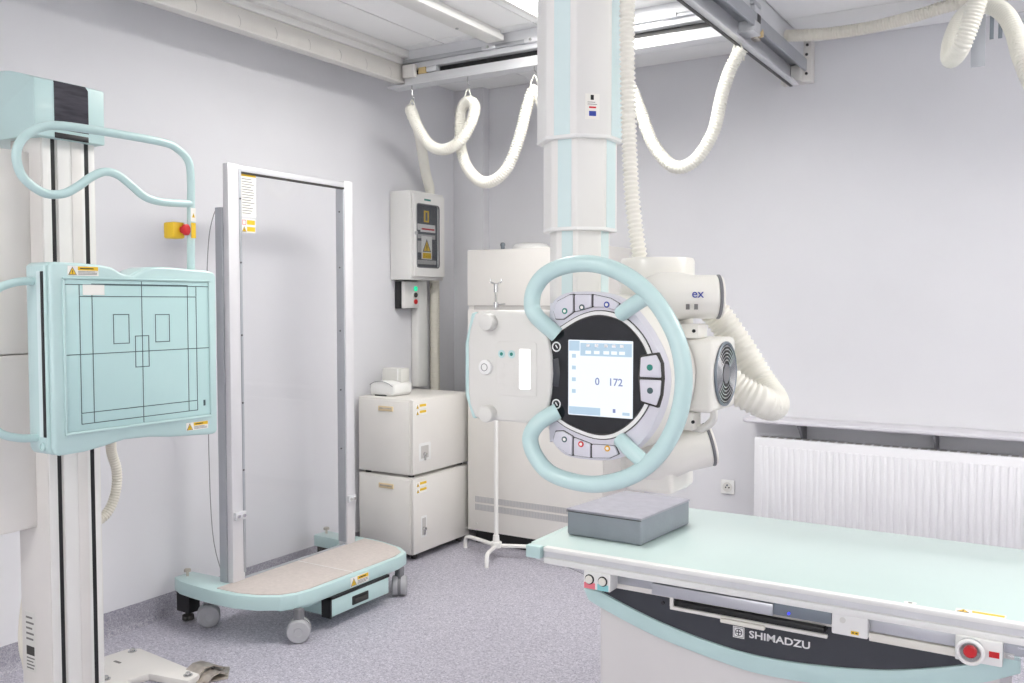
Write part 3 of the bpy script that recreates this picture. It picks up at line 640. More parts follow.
# ------------------------------------------------------------------ generator cabinet, IV stand
gc = thing('generator_cabinet', (-2.6, 4.72, 0), 'tall cream generator cabinet standing against the back wall', 'cabinet')
g = G(); g.box(-3.045, -2.15, 4.462, 5.02, .085, 1.752, 'cabinet_white', .005); g.build('body', gc)
g = G(); g.box(-3.02, -2.17, 4.50, 5.0, 0, .085, 'black'); g.build('plinth', gc)
g = G(); g.box(-3.043, -2.152, 4.448, 4.462, .087, 1.40, 'cabinet_white', .003); lp2 = g.build('lower_panel', gc)
g = G(); g.box(-3.043, -2.152, 4.448, 4.462, 1.425, 1.75, 'cabinet_white', .003); g.build('upper_panel', gc)
g = G(); g.box(-3.0, -2.19, 4.455, 4.463, 1.40, 1.425, 'grey_vent'); g.build('joint', gc)
for z0, z1 in ((.259, .295), (.211, .249)):
    g = G(); g.box(-2.99, -2.22, 4.4465, 4.450, z0, z1, 'grey_vent')
    for i in range(76): x = -2.986+i*.01; g.box(x, x+.005, 4.4455, 4.448, z0+.002, z1-.002, 'caster_grey')
    g.build('vent_grille', lp2)
for x in (-2.98, -2.2):
    g = G(); g.disc((x, 4.448, .13), (0, -1, 0), .006, .003, 'grey_plastic', 10); g.build('screw', lp2)
g = G(); g.lathe((-2.73, 4.66, 1.752), (0, 0, 1), [(0, .115), (.018, .112), (.034, .095), (.042, .06), (.044, .01)], 'white_plastic', 28)
tag(g.build('rubber_dome', off=(-2.73, 4.66, 1.752)), 'low white domed cover on top of the tall generator cabinet', 'cover')
g = G(); g.lathe((-2.86, 4.55, 1.752), (0, 0, 1), [(0, .012), (.02, .012), (.03, .016), (.042, .012), (.045, .005)], 'alu_dark', 12)
tag(g.build('eye_bolt', off=(-2.86, 4.55, 1.752)), 'tiny dark metal lifting bolt on top of the generator cabinet', 'bolt')
iv = thing('drip_stand', (-2.73, 4.28, 0), 'white drip stand with three curved feet before the generator cabinet', 'stand')
g = G(); g.tube([(-2.735, 4.28, .08), (-2.735, 4.28, 1.30)], .0125, 'white_metal', 12); g.build('pole', iv)
g = G(); g.tube([(-2.735, 4.28, 1.30), (-2.735, 4.28, 1.53)], .007, 'chrome', 10); g.build('inner_pole', iv)
g = G(); g.lathe((-2.735, 4.28, 1.50), (0, 0, 1), [(0, .012), (.045, .012), (.05, .007)], 'chrome', 12); g.tube([(-2.735, 4.28, 1.43), (-2.675, 4.28, 1.435)], .004, 'chrome', 8); g.lathe((-2.735, 4.28, 1.415), (0, 0, 1), [(0, .014), (.03, .014)], 'chrome', 12); g.build('clamp', iv)
for s_ in (-1, 1):
    g = G(); g.tube(smooth_path([(-2.735, 4.28, 1.53), (-2.735+s_*.015, 4.28, 1.55), (-2.735+s_*.034, 4.28, 1.555), (-2.735+s_*.036, 4.28, 1.575)], 4), .004, 'chrome', 8); g.build('hook', iv)
g = G(); g.lathe((-2.735, 4.28, .06), (0, 0, 1), [(0, .03), (.03, .032), (.036, .02), (.07, .017)], 'white_metal', 16); g.build('hub', iv)
for e in ((-3.0, 4.36), (-2.675, 4.09), (-2.42, 4.40)):
    a = Vector((-2.735, 4.28, .07)); b = Vector((*e, 0)); m_ = a.lerp(Vector((e[0], e[1], .075)), .55); n_ = a.lerp(Vector((e[0], e[1], .07)), .92)
    g = G(); g.tube(smooth_path([a, m_, n_, Vector((e[0], e[1], .04)), b], 5), .0115, 'white_metal', 10); g.build('leg', iv)

# ------------------------------------------------------------------ ceiling-suspended x-ray tube
xt = thing('xray_tube_unit', (-1.08, 2.09, 2.6), 'white ceiling-suspended x-ray tube head with round control panel and teal ring handle', 'x-ray unit')
def octa(cx, cy, s):
    r = s/(2*math.sin(math.pi/8)); return [(cx+r*math.cos(R(22.5+45*i)), cy+r*math.sin(R(22.5+45*i))) for i in range(8)]
CX, CYc = -1.08, 2.09
def section(s, z0, z1, name):
    g = G(); g.prism(octa(CX, CYc, s), 2, z0, z1, 'white_metal', .004, 2); o = g.build(name, xt)
    a = s*1.2071
    g = G(); g.box(CX-s*.22, CX+s*.30, CYc-a-.0012, CYc-a+.001, z0+.003, z1, 'teal_stripe'); g.build('teal_stripe', o)
    g = G(); g.box(CX+a-.001, CX+a+.0012, CYc-s*.35, CYc+s*.35, z0+.003, z1, 'teal_stripe'); g.build('teal_stripe', o)
    return o
s1 = section(.0850, 1.857, 2.58, 'column_section'); s2 = section(.0725, 1.632, 1.95, 'column_section'); s3 = section(.0590, 1.30, 1.70, 'column_section')
for s_, z in ((.0858, 1.857), (.0732, 1.632)):
    g = G(); g.prism(octa(CX, CYc, s_), 2, z-.006, z+.004, 'white_plastic', .003, 2); g.build('end_collar', xt)
aa = .0850*1.2071; nx = Vector((math.sqrt(.5), -math.sqrt(.5), 0)); cc = Vector((CX, CYc, 0))+nx*aa; uu = Vector((math.sqrt(.5), math.sqrt(.5), 0))
s = S((cc.x, cc.y, 1.895), uu, (0, 0, 1)); s.rect(-.020, .017, 0, .062, .001, 'paper'); s.rect(-.006, .002, .047, .059, .0016, 'black'); s.rect(-.010, .008, .027, .031, .0016, 'red'); s.rect(-.010, .008, .008, .020, .0016, 'blue_ink'); s.lines(-.014, .012, .034, .044, 2, 'label_ink', .25); s.build('inventory_sticker', s1)
g = G(); g.box(-1.215, -.5, 1.80, 2.40, 2.58, 2.66, 'white_metal', .01); g.box(-1.22, -.6, 1.85, 2.35, 2.5, 2.58, 'white_metal', .01); g.build('ceiling_carriage', xt)
# support arm and tube housing
g = G(); g.box(-1.13, -.80, 1.99, 2.19, 1.12, 1.36, 'head_white', .02, 3); g.build('support_arm', xt)
TX, TY = -.822, 1.985
g = G(); g.lathe((TX, TY, 1.02), (0, 0, 1), [(0, .076), (.006, .081), (.05, .083), (.41, .083), (.42, .086), (.522, .086), (.529, .083), (.53, .076)], 'head_white', 36); tb = g.build('tube_housing', xt)
def horn(end, ax):
    ax = Vector(ax).normalized(); c = Vector(end)
    g = G(); g.lathe(c-ax*.17, ax, [(0, .03), (.012, .044), (.04, .054), (.08, .054), (.11, .0485), (.163, .0485), (.165, .046)], 'head_white', 32); h = g.build('cable_horn', xt)
    g = G(); g.lathe(c-ax*.005, ax, [(0, .0475), (.002, .0495), (.006, .0495), (.007, .047)], 'caster_dark', 32); g.build('end_ring', h)
    g = G(); g.lathe(c+ax*.001, ax, [(0, .0470), (.004, .0470), (.006, .045)], 'head_white', 32); g.build('end_cap', h)
    return h
h1 = horn((-.668, 1.965, 1.460), (.84, .50, .0))
text_mesh('ex', .027, 'blue_ink', 'lettering', h1, (-.690, 1.8935, 1.466), (.84, .50, 0), (0, 0, 1), .0008, 1.0, .0001)
s = S((-.722, 1.8735, 1.432), (.84, .50, 0), (0, 0, 1)); s.rect(.012, .02, 0, .012, .001, 'label_ink'); s.rect(.03, .038, 0, .012, .001, 'label_ink'); s.build('print_mark', h1)
h2 = horn((-.685, 1.965, 1.128), (.80, .50, .22))
g = G(); g.box(-.86, -.74, 1.88, 2.02, 1.02, 1.10, 'head_white', .012, 3); g.build('lower_cover', xt)
# fan box
g = G(); g.box(-.775, -.66, 1.905, 2.07, 1.205, 1.368, 'head_white', .012, 3); fb_ = g.build('fan_box', xt)
fc = (-.66, 1.988, 1.287)
g = G(); g.disc(fc, (1, 0, 0), .068, .0015, 'black', 32); g.build('fan_opening', fb_)
g = G()
for rr in (.031, .039, .047, .055, .063):
    P = [(fc[0]+.004, fc[1]+rr*math.cos(R(10*i)), fc[2]+rr*math.sin(R(10*i))) for i in range(36)]
    g.tube(P, .0016, 'chrome', 6, closed=True)
g.tube([(fc[0]+.003, fc[1]+.070*math.cos(R(10*i)), fc[2]+.070*math.sin(R(10*i))) for i in range(36)], .0035, 'alu_dark', 6, closed=True)
g.disc((fc[0]+.001, fc[1], fc[2]), (1, 0, 0), .022, .004, 'caster_dark', 20)
for a in (0, 180):
    u = [R(a-38), R(a+38)]
    poly = [(fc[1]+.024*math.cos(x), fc[2]+.024*math.sin(x)) for x in (u[0], (u[0]+u[1])/2, u[1])] + [(fc[1]+.067*math.cos(x), fc[2]+.067*math.sin(x)) for x in (u[1], R(a+19), R(a), R(a-19), u[0])]
    g.prism(poly, 0, fc[0]+.001, fc[0]+.0035, 'alu_dark')
g.build('fan_guard', fb_)
g = G(); g.box(-.735, -.69, 1.90, 1.96, 1.368, 1.40, 'head_white', .004); g.disc((-.70, 1.90, 1.385), (0, -1, 0), .004, .003, 'black', 8); g.build('bracket', fb_)
g = G(); g.tube(smooth_path([(-.665, 1.93, 1.21), (-.665, 1.93, 1.19), (-.685, 1.93, 1.17), (-.71, 1.93, 1.16)], 5), .009, 'grey_plastic', 8); g.box(-.735, -.70, 1.90, 1.95, 1.165, 1.205, 'head_white', .004); g.disc((-.70, 1.90, 1.185), (0, -1, 0), .004, .003, 'black', 8); g.build('lower_bracket', fb_)
# collimator
colli = [(-1.150, 1.420), (-1.140, 1.427), (-1.094, 1.430), (-.995, 1.426), (-.975, 1.408), (-.958, 1.37), (-.951, 1.335), (-.948, 1.294), (-.952, 1.25), (-.958, 1.222), (-.975, 1.190), (-1.004, 1.182), (-1.140, 1.182), (-1.150, 1.188), (-1.163, 1.215), (-1.168, 1.245), (-1.168, 1.355), (-1.163, 1.385)]
g = G(); g.prism(colli, 1, 1.717, 1.93, 'grey_plastic', .007, 3, 40); cb = g.build('collimator', xt); cb.location = (0, -.010, 0)
edge = [(-1.160, 1.423), (-1.148, 1.426), (-1.166, 1.36), (-1.166, 1.24), (-1.148, 1.183), (-1.158, 1.183), (-1.178, 1.235), (-1.178, 1.355)]
g = G(); g.prism(edge, 1, 1.722, 1.925, 'teal', .003, 2, 30); g.build('teal_edge', cb)
for i, (x, z) in enumerate(((-1.106, 1.403), (-1.117, 1.302), (-1.108, 1.198))):
    g = G()
    if i == 1: g.disc((x, 1.717, z), (0, -1, 0), .017, .008, 'white_plastic', 24, .003)
    else: g.disc((x, 1.719, z), (0, -1, 0), .0195, .024, 'grey_plastic', 24, .006)
    k_ = g.build('knob', cb)
g = G(); g.tube([(-1.117+.008*math.cos(R(20*i)), 1.7086, 1.302+.008*math.sin(R(20*i))) for i in range(18)], .0008, 'label_ink', 5, closed=True); g.build('knob_mark', cb)
g = G(); g.prism(rrect(-1.089, -.985, 1.240, 1.361, .008), 1, 1.7155, 1.718, 'grey_plastic', .001); g.build('button_field', cb)
g = G(); g.prism(rrect(-1.029, -1.001, 1.257, 1.345, .003), 1, 1.7145, 1.716, 'lamp_white', .0005); g.build('readout', cb)
for x, z in ((-1.075, 1.333), (-1.049, 1.333)):
    g = G(); g.disc((x, 1.7158, z), (0, -1, 0), .009, .0012, 'teal_side', 16); g.disc((x, 1.7146, z), (0, -1, 0), .004, .0006, 'green_ink', 10); g.build('key', cb)
for x in (-1.075, -1.049):
    for z in (1.308, 1.285, 1.262):
        g = G(); g.disc((x, 1.7158, z), (0, -1, 0), .008, .0008, 'grey_plastic', 14); g.build('key', cb)
# control panel
plate = [(-.962, 1.420), (-.955, 1.445), (-.940, 1.460), (-.911, 1.469), (-.856, 1.470), (-.812, 1.461), (-.778, 1.440), (-.743, 1.402), (-.716, 1.360), (-.702, 1.327), (-.696, 1.292), (-.702, 1.242), (-.724, 1.188), (-.760, 1.144), (-.793, 1.123), (-.837, 1.114), (-.909, 1.115), (-.940, 1.130), (-.955, 1.148), (-.962, 1.165)]
pls = [(p.x, p.y) for p in smooth_path([(a, b, 0) for a, b in plate], 3, True)]
g = G(); g.prism(pls, 1, 1.7205, 1.76, 'lavender_plastic', .006, 3, 50); cp = g.build('control_panel', xt)
g = G(); g.prism([(a*.97-.02, b*.97+.04) for a, b in pls], 1, 1.76, 1.90, 'head_white', .004); g.build('panel_back', xt)
blk = [(-.962, 1.366), (-.945, 1.374), (-.929, 1.385), (-.883, 1.410), (-.838, 1.419), (-.790, 1.407), (-.752, 1.374), (-.731, 1.334), (-.726, 1.294), (-.736, 1.248), (-.764, 1.206), (-.806, 1.177), (-.850, 1.171), (-.905, 1.185), (-.940, 1.203), (-.962, 1.212)]
def scale2(P, k, c=(-.85, 1.294)): return [((a-c[0])*k+c[0], (b-c[1])*k+c[1]) for a, b in P]
bs = [(p.x, p.y) for p in smooth_path([(a, b, 0) for a, b in blk], 4, True)]
g = G(); g.prism(scale2(bs, 1.10), 1, 1.7185, 1.722, 'dark_grey'); g.prism(scale2(bs, 1.085), 1, 1.7165, 1.722, 'white_plastic', .001, 1, 50); g.build('white_trim', cp)
g = G(); g.prism(scale2(bs, 1.02), 1, 1.7155, 1.719, 'dark_grey'); g.prism(bs, 1, 1.7145, 1.719, 'black_gloss', .001, 1, 50); g.build('display_surround', cp)
g = G(); g.prism(rrect(-.911, -.762, 1.208, 1.368, .002), 1, 1.7125, 1.7145, 'screen_glow'); g.build('touch_screen', cp)
s = S((0, 1.7124, 0), (1, 0, 0), (0, 0, 1))
s.rect(-.882, -.764, 1.335, 1.362, .0004, 'screen_header'); s.rect(-.909, -.884, 1.345, 1.366, .0004, 'screen_header'); s.rect(-.909, -.835, 1.210, 1.226, .0004, 'screen_header')
for x in (-.868, -.848, -.826, -.808, -.790): s.rect(x, x+.008, 1.354, 1.360, .0008, 'white_ink'); s.rect(x-.002, x+.011, 1.339, 1.346, .0008, 'screen_glow')
for z in (1.33, 1.305, 1.28, 1.255): s.rect(-.902, -.893, z, z+.008, .0006, 'screen_header')
s.rect(-.806, -.800, 1.218, 1.226, .0006, 'screen_text'); s.rect(-.784, -.768, 1.214, 1.220, .0006, 'screen_header'); s.build('screen_graphics', cp)
text_mesh('0', .022, 'screen_text', 'screen_digits', cp, (-.842, 1.7118, 1.281), (1, 0, 0), (0, 0, 1), .0003, 1., .0003)
text_mesh('172', .022, 'screen_text', 'screen_digits', cp, (-.800, 1.7118, 1.281), (1, 0, 0), (0, 0, 1), .0003, 1., .0003)
for z in (1.352, 1.228):
    g = G(); g.tube([(-.941+.0095*math.cos(R(20*i)), 1.714, z+.0095*math.sin(R(20*i))) for i in range(18)], .0016, 'white_ink', 6, closed=True); g.tube([(-.943, 1.714, z+.004), (-.938, 1.714, z-.003)], .0013, 'white_ink', 5); g.build('round_key', cp)
g = G(); g.prism([(-.962, 1.27), (-.936, 1.265), (-.932, 1.294), (-.936, 1.328), (-.962, 1.322)], 1, 1.7135, 1.716, 'dark_panel', .001); g.build('side_key', cp)
# buttons around the panel
def btn(poly, mark, mp, name='push_key'):
    g = G(); g.prism(poly, 1, 1.7145, 1.722, 'lavender_plastic', .0025, 2, 20)
    cx_ = sum(p[0] for p in poly)/len(poly); cz_ = sum(p[1] for p in poly)/len(poly)
    g.prism([((a-cx_)*1.07+cx_, (b-cz_)*1.07+cz_) for a, b in poly], 1, 1.7192, 1.7215, 'dark_grey')
    o = g.build(name, cp)
    g = G(); g.disc((mp[0], 1.7146, mp[1]), (0, -1, 0), .0065, .0012, mark, 14); g.disc((mp[0], 1.7134, mp[1]), (0, -1, 0), .0035, .0006, 'paper', 10); g.build('key_symbol', o)
btn([(-.950, 1.428), (-.940, 1.450), (-.912, 1.463), (-.902, 1.464), (-.902, 1.427), (-.925, 1.412), (-.944, 1.412)], 'green_ink', (-.921, 1.429))
btn([(-.898, 1.464), (-.858, 1.464), (-.858, 1.438), (-.898, 1.428)], 'line_ink', (-.880, 1.437))
btn([(-.854, 1.464), (-.815, 1.456), (-.795, 1.445), (-.803, 1.432), (-.830, 1.438), (-.854, 1.438)], 'blue_ink', (-.822, 1.443))
btn([(-.950, 1.150), (-.938, 1.134), (-.912, 1.121), (-.903, 1.120), (-.903, 1.160), (-.925, 1.170), (-.944, 1.168)], 'line_ink', (-.921, 1.153))
btn([(-.899, 1.120), (-.860, 1.119), (-.860, 1.148), (-.899, 1.158)], 'red', (-.881, 1.146))
btn([(-.856, 1.119), (-.815, 1.122), (-.795, 1.132), (-.803, 1.148), (-.830, 1.148), (-.856, 1.147)], 'orange_ink', (-.819, 1.142))
g = G(); g.prism([(-.746, 1.34), (-.706, 1.347), (-.696, 1.325), (-.694, 1.294), (-.697, 1.26), (-.705, 1.234), (-.744, 1.243), (-.750, 1.294)], 1, 1.711, 1.722, 'dark_grey', .002); g.build('key_recess', cp)
g = G()
for poly, mp, mk in (([(-.743, 1.336), (-.709, 1.342), (-.700, 1.325), (-.698, 1.296), (-.745, 1.296)], (-.722, 1.316), 'green_ink'), ([(-.745, 1.291), (-.698, 1.291), (-.700, 1.262), (-.708, 1.239), (-.742, 1.247)], (-.721, 1.269), 'line_ink')):
    g = G(); g.prism(poly, 1, 1.7075, 1.713, 'lavender_plastic', .0025, 2, 20); o = g.build('push_key', cp)
    g = G(); g.disc((mp[0], 1.7077, mp[1]), (0, -1, 0), .0065, .0012, mk, 14); g.build('key_symbol', o)
# ring handle
ringp = [(-.940, 1.378), (-.960, 1.398), (-.977, 1.418), (-.988, 1.440), (-.982, 1.475), (-.954, 1.507), (-.904, 1.525), (-.842, 1.527), (-.781, 1.509), (-.731, 1.477), (-.690, 1.433), (-.658, 1.376), (-.644, 1.316), (-.646, 1.256), (-.664, 1.195), (-.700, 1.138), (-.753, 1.095), (-.822, 1.071), (-.884, 1.069), (-.944, 1.083), (-.980, 1.117), (-.992, 1.153), (-.977, 1.182), (-.958, 1.200), (-.938, 1.213)]
def ry(i, n): return 1.715 if i in (0, n-1) else (1.702 if i in (1, n-2) else 1.69)
g = G(); g.tube(smooth_path([(a, ry(i, len(ringp)), b) for i, (a, b) in enumerate(ringp)], 6), .0178, 'teal', 18); rh = g.build('ring_handle', xt)
for a, b in (((-.790, 1.424), (-.712, 1.466)), ((-.790, 1.163), (-.712, 1.115))):
    g = G(); g.tube(smooth_path([(a[0], 1.716, a[1]), ((a[0]*.6+b[0]*.4), 1.702, (a[1]*.6+b[1]*.4)), (b[0], 1.692, b[1])], 5), lambda i: .0165, 'teal', 14); g.build('spoke', rh)
# hoses of the unit
hose('riser_hose', [(-.925, 2.03, 2.56), (-.922, 2.03, 2.263), (-.918, 2.02, 2.074), (-.912, 2.02, 1.86), (-.898, 2.01, 1.693), (-.872, 2.0, 1.545)], .0190, .0115, 'hose', parent=xt, n=14, depth=.22)
hose('tube_cable_hose', [(-.86, 2.19, 1.48), (-.82, 2.23, 1.462), (-.787, 2.28, 1.425), (-.728, 2.30, 1.338), (-.670, 2.30, 1.247), (-.632, 2.27, 1.208), (-.612, 2.21, 1.198), (-.621, 2.15, 1.210), (-.669, 2.13, 1.236), (-.735, 2.12, 1.285), (-.80, 2.11, 1.32)], .0385, .013, 'hose', parent=xt, n=18, depth=.10)

# ------------------------------------------------------------------ radiator, shelf, socket
rd = thing('radiator', (-.65, 4.95, .11), 'long white ribbed panel radiator on the back wall', 'radiator')
X0, X1 = -1.455, .345
g = G(); g.box(X0, X1, 4.90, 4.915, .11, .705, 'radiator_white', .005); pn = g.build('front_panel', rd)
g = G(); n = int((X1-X0-.03)/.0333)
for i in range(n):
    x = X0+.024+i*.0333
    g.prism([(x, .150), (x+.022, .150), (x+.022, .664), (x, .664)], 1, 4.893, 4.902, 'radiator_white', .005, 2)
o = g.build('ribs', pn); o['kind'] = 'stuff'
g = G(); g.box(X0, X1, 4.975, 4.99, .11, .705, 'radiator_white', .005); g.build('rear_panel', rd)
g = G(); g.box(X0, X1, 4.905, 4.985, .700, .708, 'radiator_white', .002)
for i in range(40): x = X0+.03+i*.0445; g.box(x, x+.03, 4.92, 4.97, .7075, .7085, 'grey_vent')
g.build('top_grille', rd)
for x in (X0, X1-.006):
    g = G(); g.box(x, x+.006, 4.902, 4.988, .115, .70, 'radiator_white', .002); g.build('side_cover', rd)
for x in (-1.2, .1):
    g = G(); g.box(x-.02, x+.02, 4.985, BY-.002, .2, .62, 'white_metal'); g.build('wall_bracket', rd)
sf = thing('radiator_shelf', (-.6, 4.95, .79), 'pale grey shelf board above the radiator', 'shelf')
sp = [(-1.515, 4.88), (-1.49, 4.855), (.45, 4.855), (.45, BY), (-1.515, BY)]
g = G(); g.prism(sp, 2, .792, .812, 'shelf_laminate', .006, 3); g.build('board', sf)
for x in (-1.22, -.56, .10):
    g = G(); g.prism([(4.90, .792), (BY, .792), (BY, .66), (5.04, .66), (4.90, .78)], 0, x-.007, x+.007, 'mid_grey', .002); g.build('bracket', sf)
so = thing('wall_socket', (-1.66, BY, .38), 'white single wall socket left of the radiator', 'socket')
g = G(); g.prism(rrect(-1.692, -1.612, .345, .425, .006), 1, BY-.012, BY-.001, 'white_plastic', .003); g.build('plate', so)
g = G(); g.lathe((-1.652, BY-.012, .385), (0, -1, 0), [(0, .028), (.002, .028), (.0022, .024)], 'grey_plastic', 22); g.build('insert', so)
for x in (-1.662, -1.642):
    g = G(); g.disc((x, BY-.0141, .383), (0, -1, 0), .0045, .001, 'black', 10); g.build('pin_hole', so)
g = G(); g.disc((-1.652, BY-.0141, .397), (0, -1, 0), .005, .008, 'alu_dark', 10); g.build('earth_pin', so)

# ------------------------------------------------------------------ examination table and cushion
tb_ = thing('examination_table', (-.7, 2.95, 0), 'pale teal floating-top x-ray examination table with white base', 'table')
TXL, TXR, TY0, TY1, TZ = -1.50, .78, 2.54, 3.335, .652
g = G(); g.box(TXL, TXR, TY0+.012, TY1-.012, TZ-.014, TZ, 'table_teal', .002); g.build('tabletop', tb_)
for y0, y1, ys_ in ((TY0-.004, TY0+.02, -1), (TY1-.02, TY1+.004, 1)):
    g = G()
    ya, yb = (TY0-.006, TY0+.02) if ys_ < 0 else (TY1-.02, TY1+.006)
    ff = TY0-.006 if ys_ < 0 else TY1+.006
    zt = .654 if ys_ < 0 else .646
    g.box(TXL+.062, TXR, ya, yb, .640, zt, 'white_plastic', .003); g.box(TXL+.062, TXR, min(ff-ys_*.012, yb if ys_ < 0 else ya), max(ff-ys_*.012, yb if ys_ < 0 else ya), .618, .640, 'alu_light'); g.box(TXL+.062, TXR, ya, yb, .600, .620, 'white_plastic', .004)
    g.build('side_rail', tb_)
g = G(); g.box(TXL-.004, TXL+.05, TY0-.008, TY0+.02, .612, .6525, 'teal', .004); g.build('corner_cap', tb_)
g = G(); g.box(TXL-.004, TXL+.05, TY1-.02, TY1+.006, .612, .6525, 'teal', .004); g.build('corner_cap', tb_)
g = G(); g.box(TXL-.006, TXL+.01, TY0+.03, TY1-.03, .625, .6535, 'table_teal', .003); g.build('end_trim', tb_)
g = G(); g.box(TXL+.02, TXR-.02, TY0+.02, TY1-.02, .60, .64, 'alu_light'); g.build('top_frame', tb_)
# carriage channel below the top
g = G(); g.box(-1.24, .0, 2.585, 3.29, .555, .600, 'alu', .003); g.build('carriage_channel', tb_)
g = G(); g.box(-1.20, -.10, 2.583, 2.588, .545, .560, 'cream_metal', .001); g.build('channel_lip', tb_)
# base body with curved apron
g = G(); g.box(-1.275, -.13, 2.615, 3.26, 0, .53, 'base_white', .012, 3); g.build('base', tb_)
def arc(pts): return [(p.x, p.y) for p in smooth_path([(a, b, 0) for a, b in pts], 5)]
up = arc([(-1.262, .520), (-1.15, .484), (-1.04, .455), (-.884, .427), (-.748, .416), (-.578, .425), (-.397, .451), (-.203, .508), (-.115, .552)])
lo = arc([(-.085, .510), (-.2, .455), (-.397, .398), (-.578, .372), (-.748, .364), (-.868, .376), (-1.04, .405), (-1.15, .433), (-1.27, .472), (-1.305, .487)])
g = G(); g.prism([(-1.322, .522)]+up+[(-.088, .552)]+lo, 1, 2.592, 2.625, 'teal', .004, 2, 40); g.build('teal_band', tb_)
g = G(); g.prism(up+[(-.115, .556), (-1.262, .556)], 1, 2.600, 2.625, 'dark_panel', .001, 1, 50); bp_ = g.build('dark_fascia', tb_)
text_mesh('SHIMADZU', .0295, 'white_ink', 'lettering', bp_, (-.693, 2.5992, .4735), (1, 0, 0), (0, 0, 1), .0006, 1.2, .0006)
g = G()
s = S((-.812, 2.5998, .4735), (1, 0, 0), (0, 0, 1))
s.rect(-.017, .017, -.017, .017, .0006, 'white_ink'); s.frame(-.0145, .0145, -.0145, .0145, .0012, .0009, 'dark_panel')
cir = [(.0105*math.cos(R(20*i)), .0105*math.sin(R(20*i))) for i in range(18)]; s.poly(cir, .0010, 'dark_panel')
s.poly([(a*.78, b*.78) for a, b in cir], .0013, 'white_ink'); s.rect(-.0015, .0015, -.009, .009, .0016, 'dark_panel'); s.rect(-.009, .009, -.0015, .0015, .0016, 'dark_panel'); s.build('emblem', bp_)
for x, z in ((-1.05, .52), (-.29, .53)):
    g = G(); g.disc((x, 2.600, z), (0, -1, 0), .006, .003, 'black', 10); g.build('screw', bp_)
# tray, switches, levers below the front rail
g = G(); g.box(-1.07, -.70, 2.555, 2.60, .556, .590, 'alu', .002); g.build('cassette_tray_front', tb_)
g = G(); g.box(-1.00, -.56, 2.562, 2.60, .528, .546, 'black', .001); tg = g.build('tray_gap', tb_)
g = G(); g.box(-1.01, -.55, 2.553, 2.565, .520, .530, 'cream_metal', .002); g.box(-1.01, -1.0, 2.553, 2.562, .53, .556, 'cream_metal'); g.build('tray_rail', tb_)
g = G(); g.box(-.85, -.72, 2.540, 2.556, .513, .526, 'warm_plastic', .004); g.build('tray_handle', tb_)
g = G(); g.disc((-.655, 2.555, .572), (0, -1, 0), .004, .004, 'led_blue', 10); g.build('blue_lamp', tb_)
g = G(); g.box(-.70, -.54, 2.557, 2.6, .560, .597, 'alu_dark', .002); g.build('metal_cover', tb_)
g = G(); g.box(-.536, -.442, 2.540, 2.60, .543, .602, 'white_plastic', .004); lv = g.build('lock_box', tb_)
g = G(); g.disc((-.507, 2.540, .585), (0, -1, 0), .008, .002, 'grey_plastic', 14); g.build('cap', lv)
s = S((-.485, 2.5395, .551), (1, 0, 0), (0, 0, 1)); s.rect(0, .020, 0, .009, .001, 'yellow'); s.rect(.003, .008, .003, .006, .0015, 'black'); s.rect(.012, .017, .003, .006, .0015, 'black'); s.build('yellow_tag', lv)
g = G(); g.box(-.442, -.22, 2.560, 2.60, .560, .597, 'alu', .002); g.build('metal_cover', tb_)
g = G(); g.box(-.442, -.20, 2.557, 2.60, .535, .557, 'warm_plastic', .002); g.build('guide_rail', tb_)
g = G(); g.box(-1.290, -1.197, 2.530, 2.60, .545, .602, 'white_plastic', .004); hs = g.build('switch_box', tb_)
for x, m in ((-1.268, 'pink_tag'), (-1.222, 'cyan_tag')):
    g = G(); g.box(x-.019, x+.019, 2.5287, 2.5305, .547, .566, m); g.build('colour_tag', hs)
    g = G(); g.disc((x, 2.530, .577), (0, -1, 0), .0155, .004, 'black', 18); g.disc((x, 2.526, .577), (0, -1, 0), .0125, .006, 'warm_plastic', 18, .002); g.build('push_button', hs)
g = G(); g.box(-.230, -.123, 2.525, 2.60, .540, .603, 'white_plastic', .004); eb = g.build('emergency_stop_box', tb_)
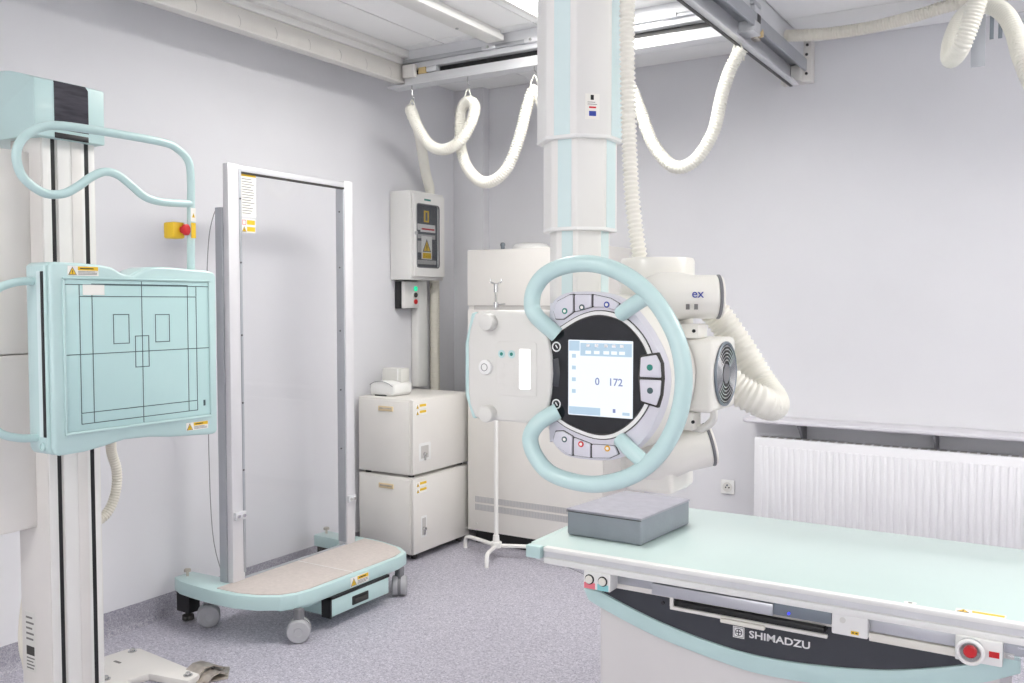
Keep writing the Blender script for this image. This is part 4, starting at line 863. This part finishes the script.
g = G(); g.lathe((-.194, 2.525, .572), (0, -1, 0), [(0, .010), (.010, .010), (.011, .016), (.018, .016), (.021, .012)], 'red', 20); g.build('red_button', eb)
g = G(); g.tube([(-.194+.029*math.cos(R(15*i)), 2.505, .572+.029*math.sin(R(15*i))) for i in range(24)], .005, 'white_plastic', 8, closed=True); g.lathe((-.194, 2.525, .572), (0, -1, 0), [(0, .031), (.02, .029)], 'clear_plastic', 24); g.build('guard_ring', eb)
g = G(); g.box(-.153, -.130, 2.5235, 2.5255, .562, .577, 'red'); g.build('red_tag', eb)
g = G(); g.box(-.118, .06, 2.528, 2.55, .562, .60, 'clear_plastic', .006); g.build('clear_cover', tb_)
s = S((-.235, 2.560, TZ+.0002), (1, 0, 0), (0, 1, 0)); s.rect(0, .115, 0, .03, .0006, 'paper'); s.rect(.038, .112, .012, .026, .0010, 'yellow'); s.tri(.018, .003, .03, .024); s.build('warning_label', tb_)
s = S((-.358, 2.565, TZ+.0002), (1, 0, 0), (0, 1, 0)); s.rect(0, .03, 0, .014, .0006, 'paper'); s.rect(.010, .020, .003, .010, .0010, 'label_ink'); s.build('paper_tag', tb_)
g = G(); g.tube([(-1.43, 2.55, .62), (-1.36, 2.545, .60), (-1.29, 2.54, .585)], .0015, 'cable_wire', 5); g.build('pull_cord', tb_)
cu = thing('positioning_cushion', (-1.29, 2.90, TZ), 'grey vinyl-covered foam positioning block lying on the table', 'cushion')
cq = [(-1.450, 2.717), (-1.172, 2.711), (-1.142, 3.07), (-1.40, 3.085)]
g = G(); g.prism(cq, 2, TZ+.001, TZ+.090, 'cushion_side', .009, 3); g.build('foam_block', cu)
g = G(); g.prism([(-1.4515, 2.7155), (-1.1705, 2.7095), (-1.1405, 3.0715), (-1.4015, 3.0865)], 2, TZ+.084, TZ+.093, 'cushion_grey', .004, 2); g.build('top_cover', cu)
g = G(); g.tube([(-1.45, 2.7145, TZ+.083), (-1.30, 2.711, TZ+.0825), (-1.172, 2.7085, TZ+.083)], .0013, 'dark_grey', 6); g.build('seam', cu)
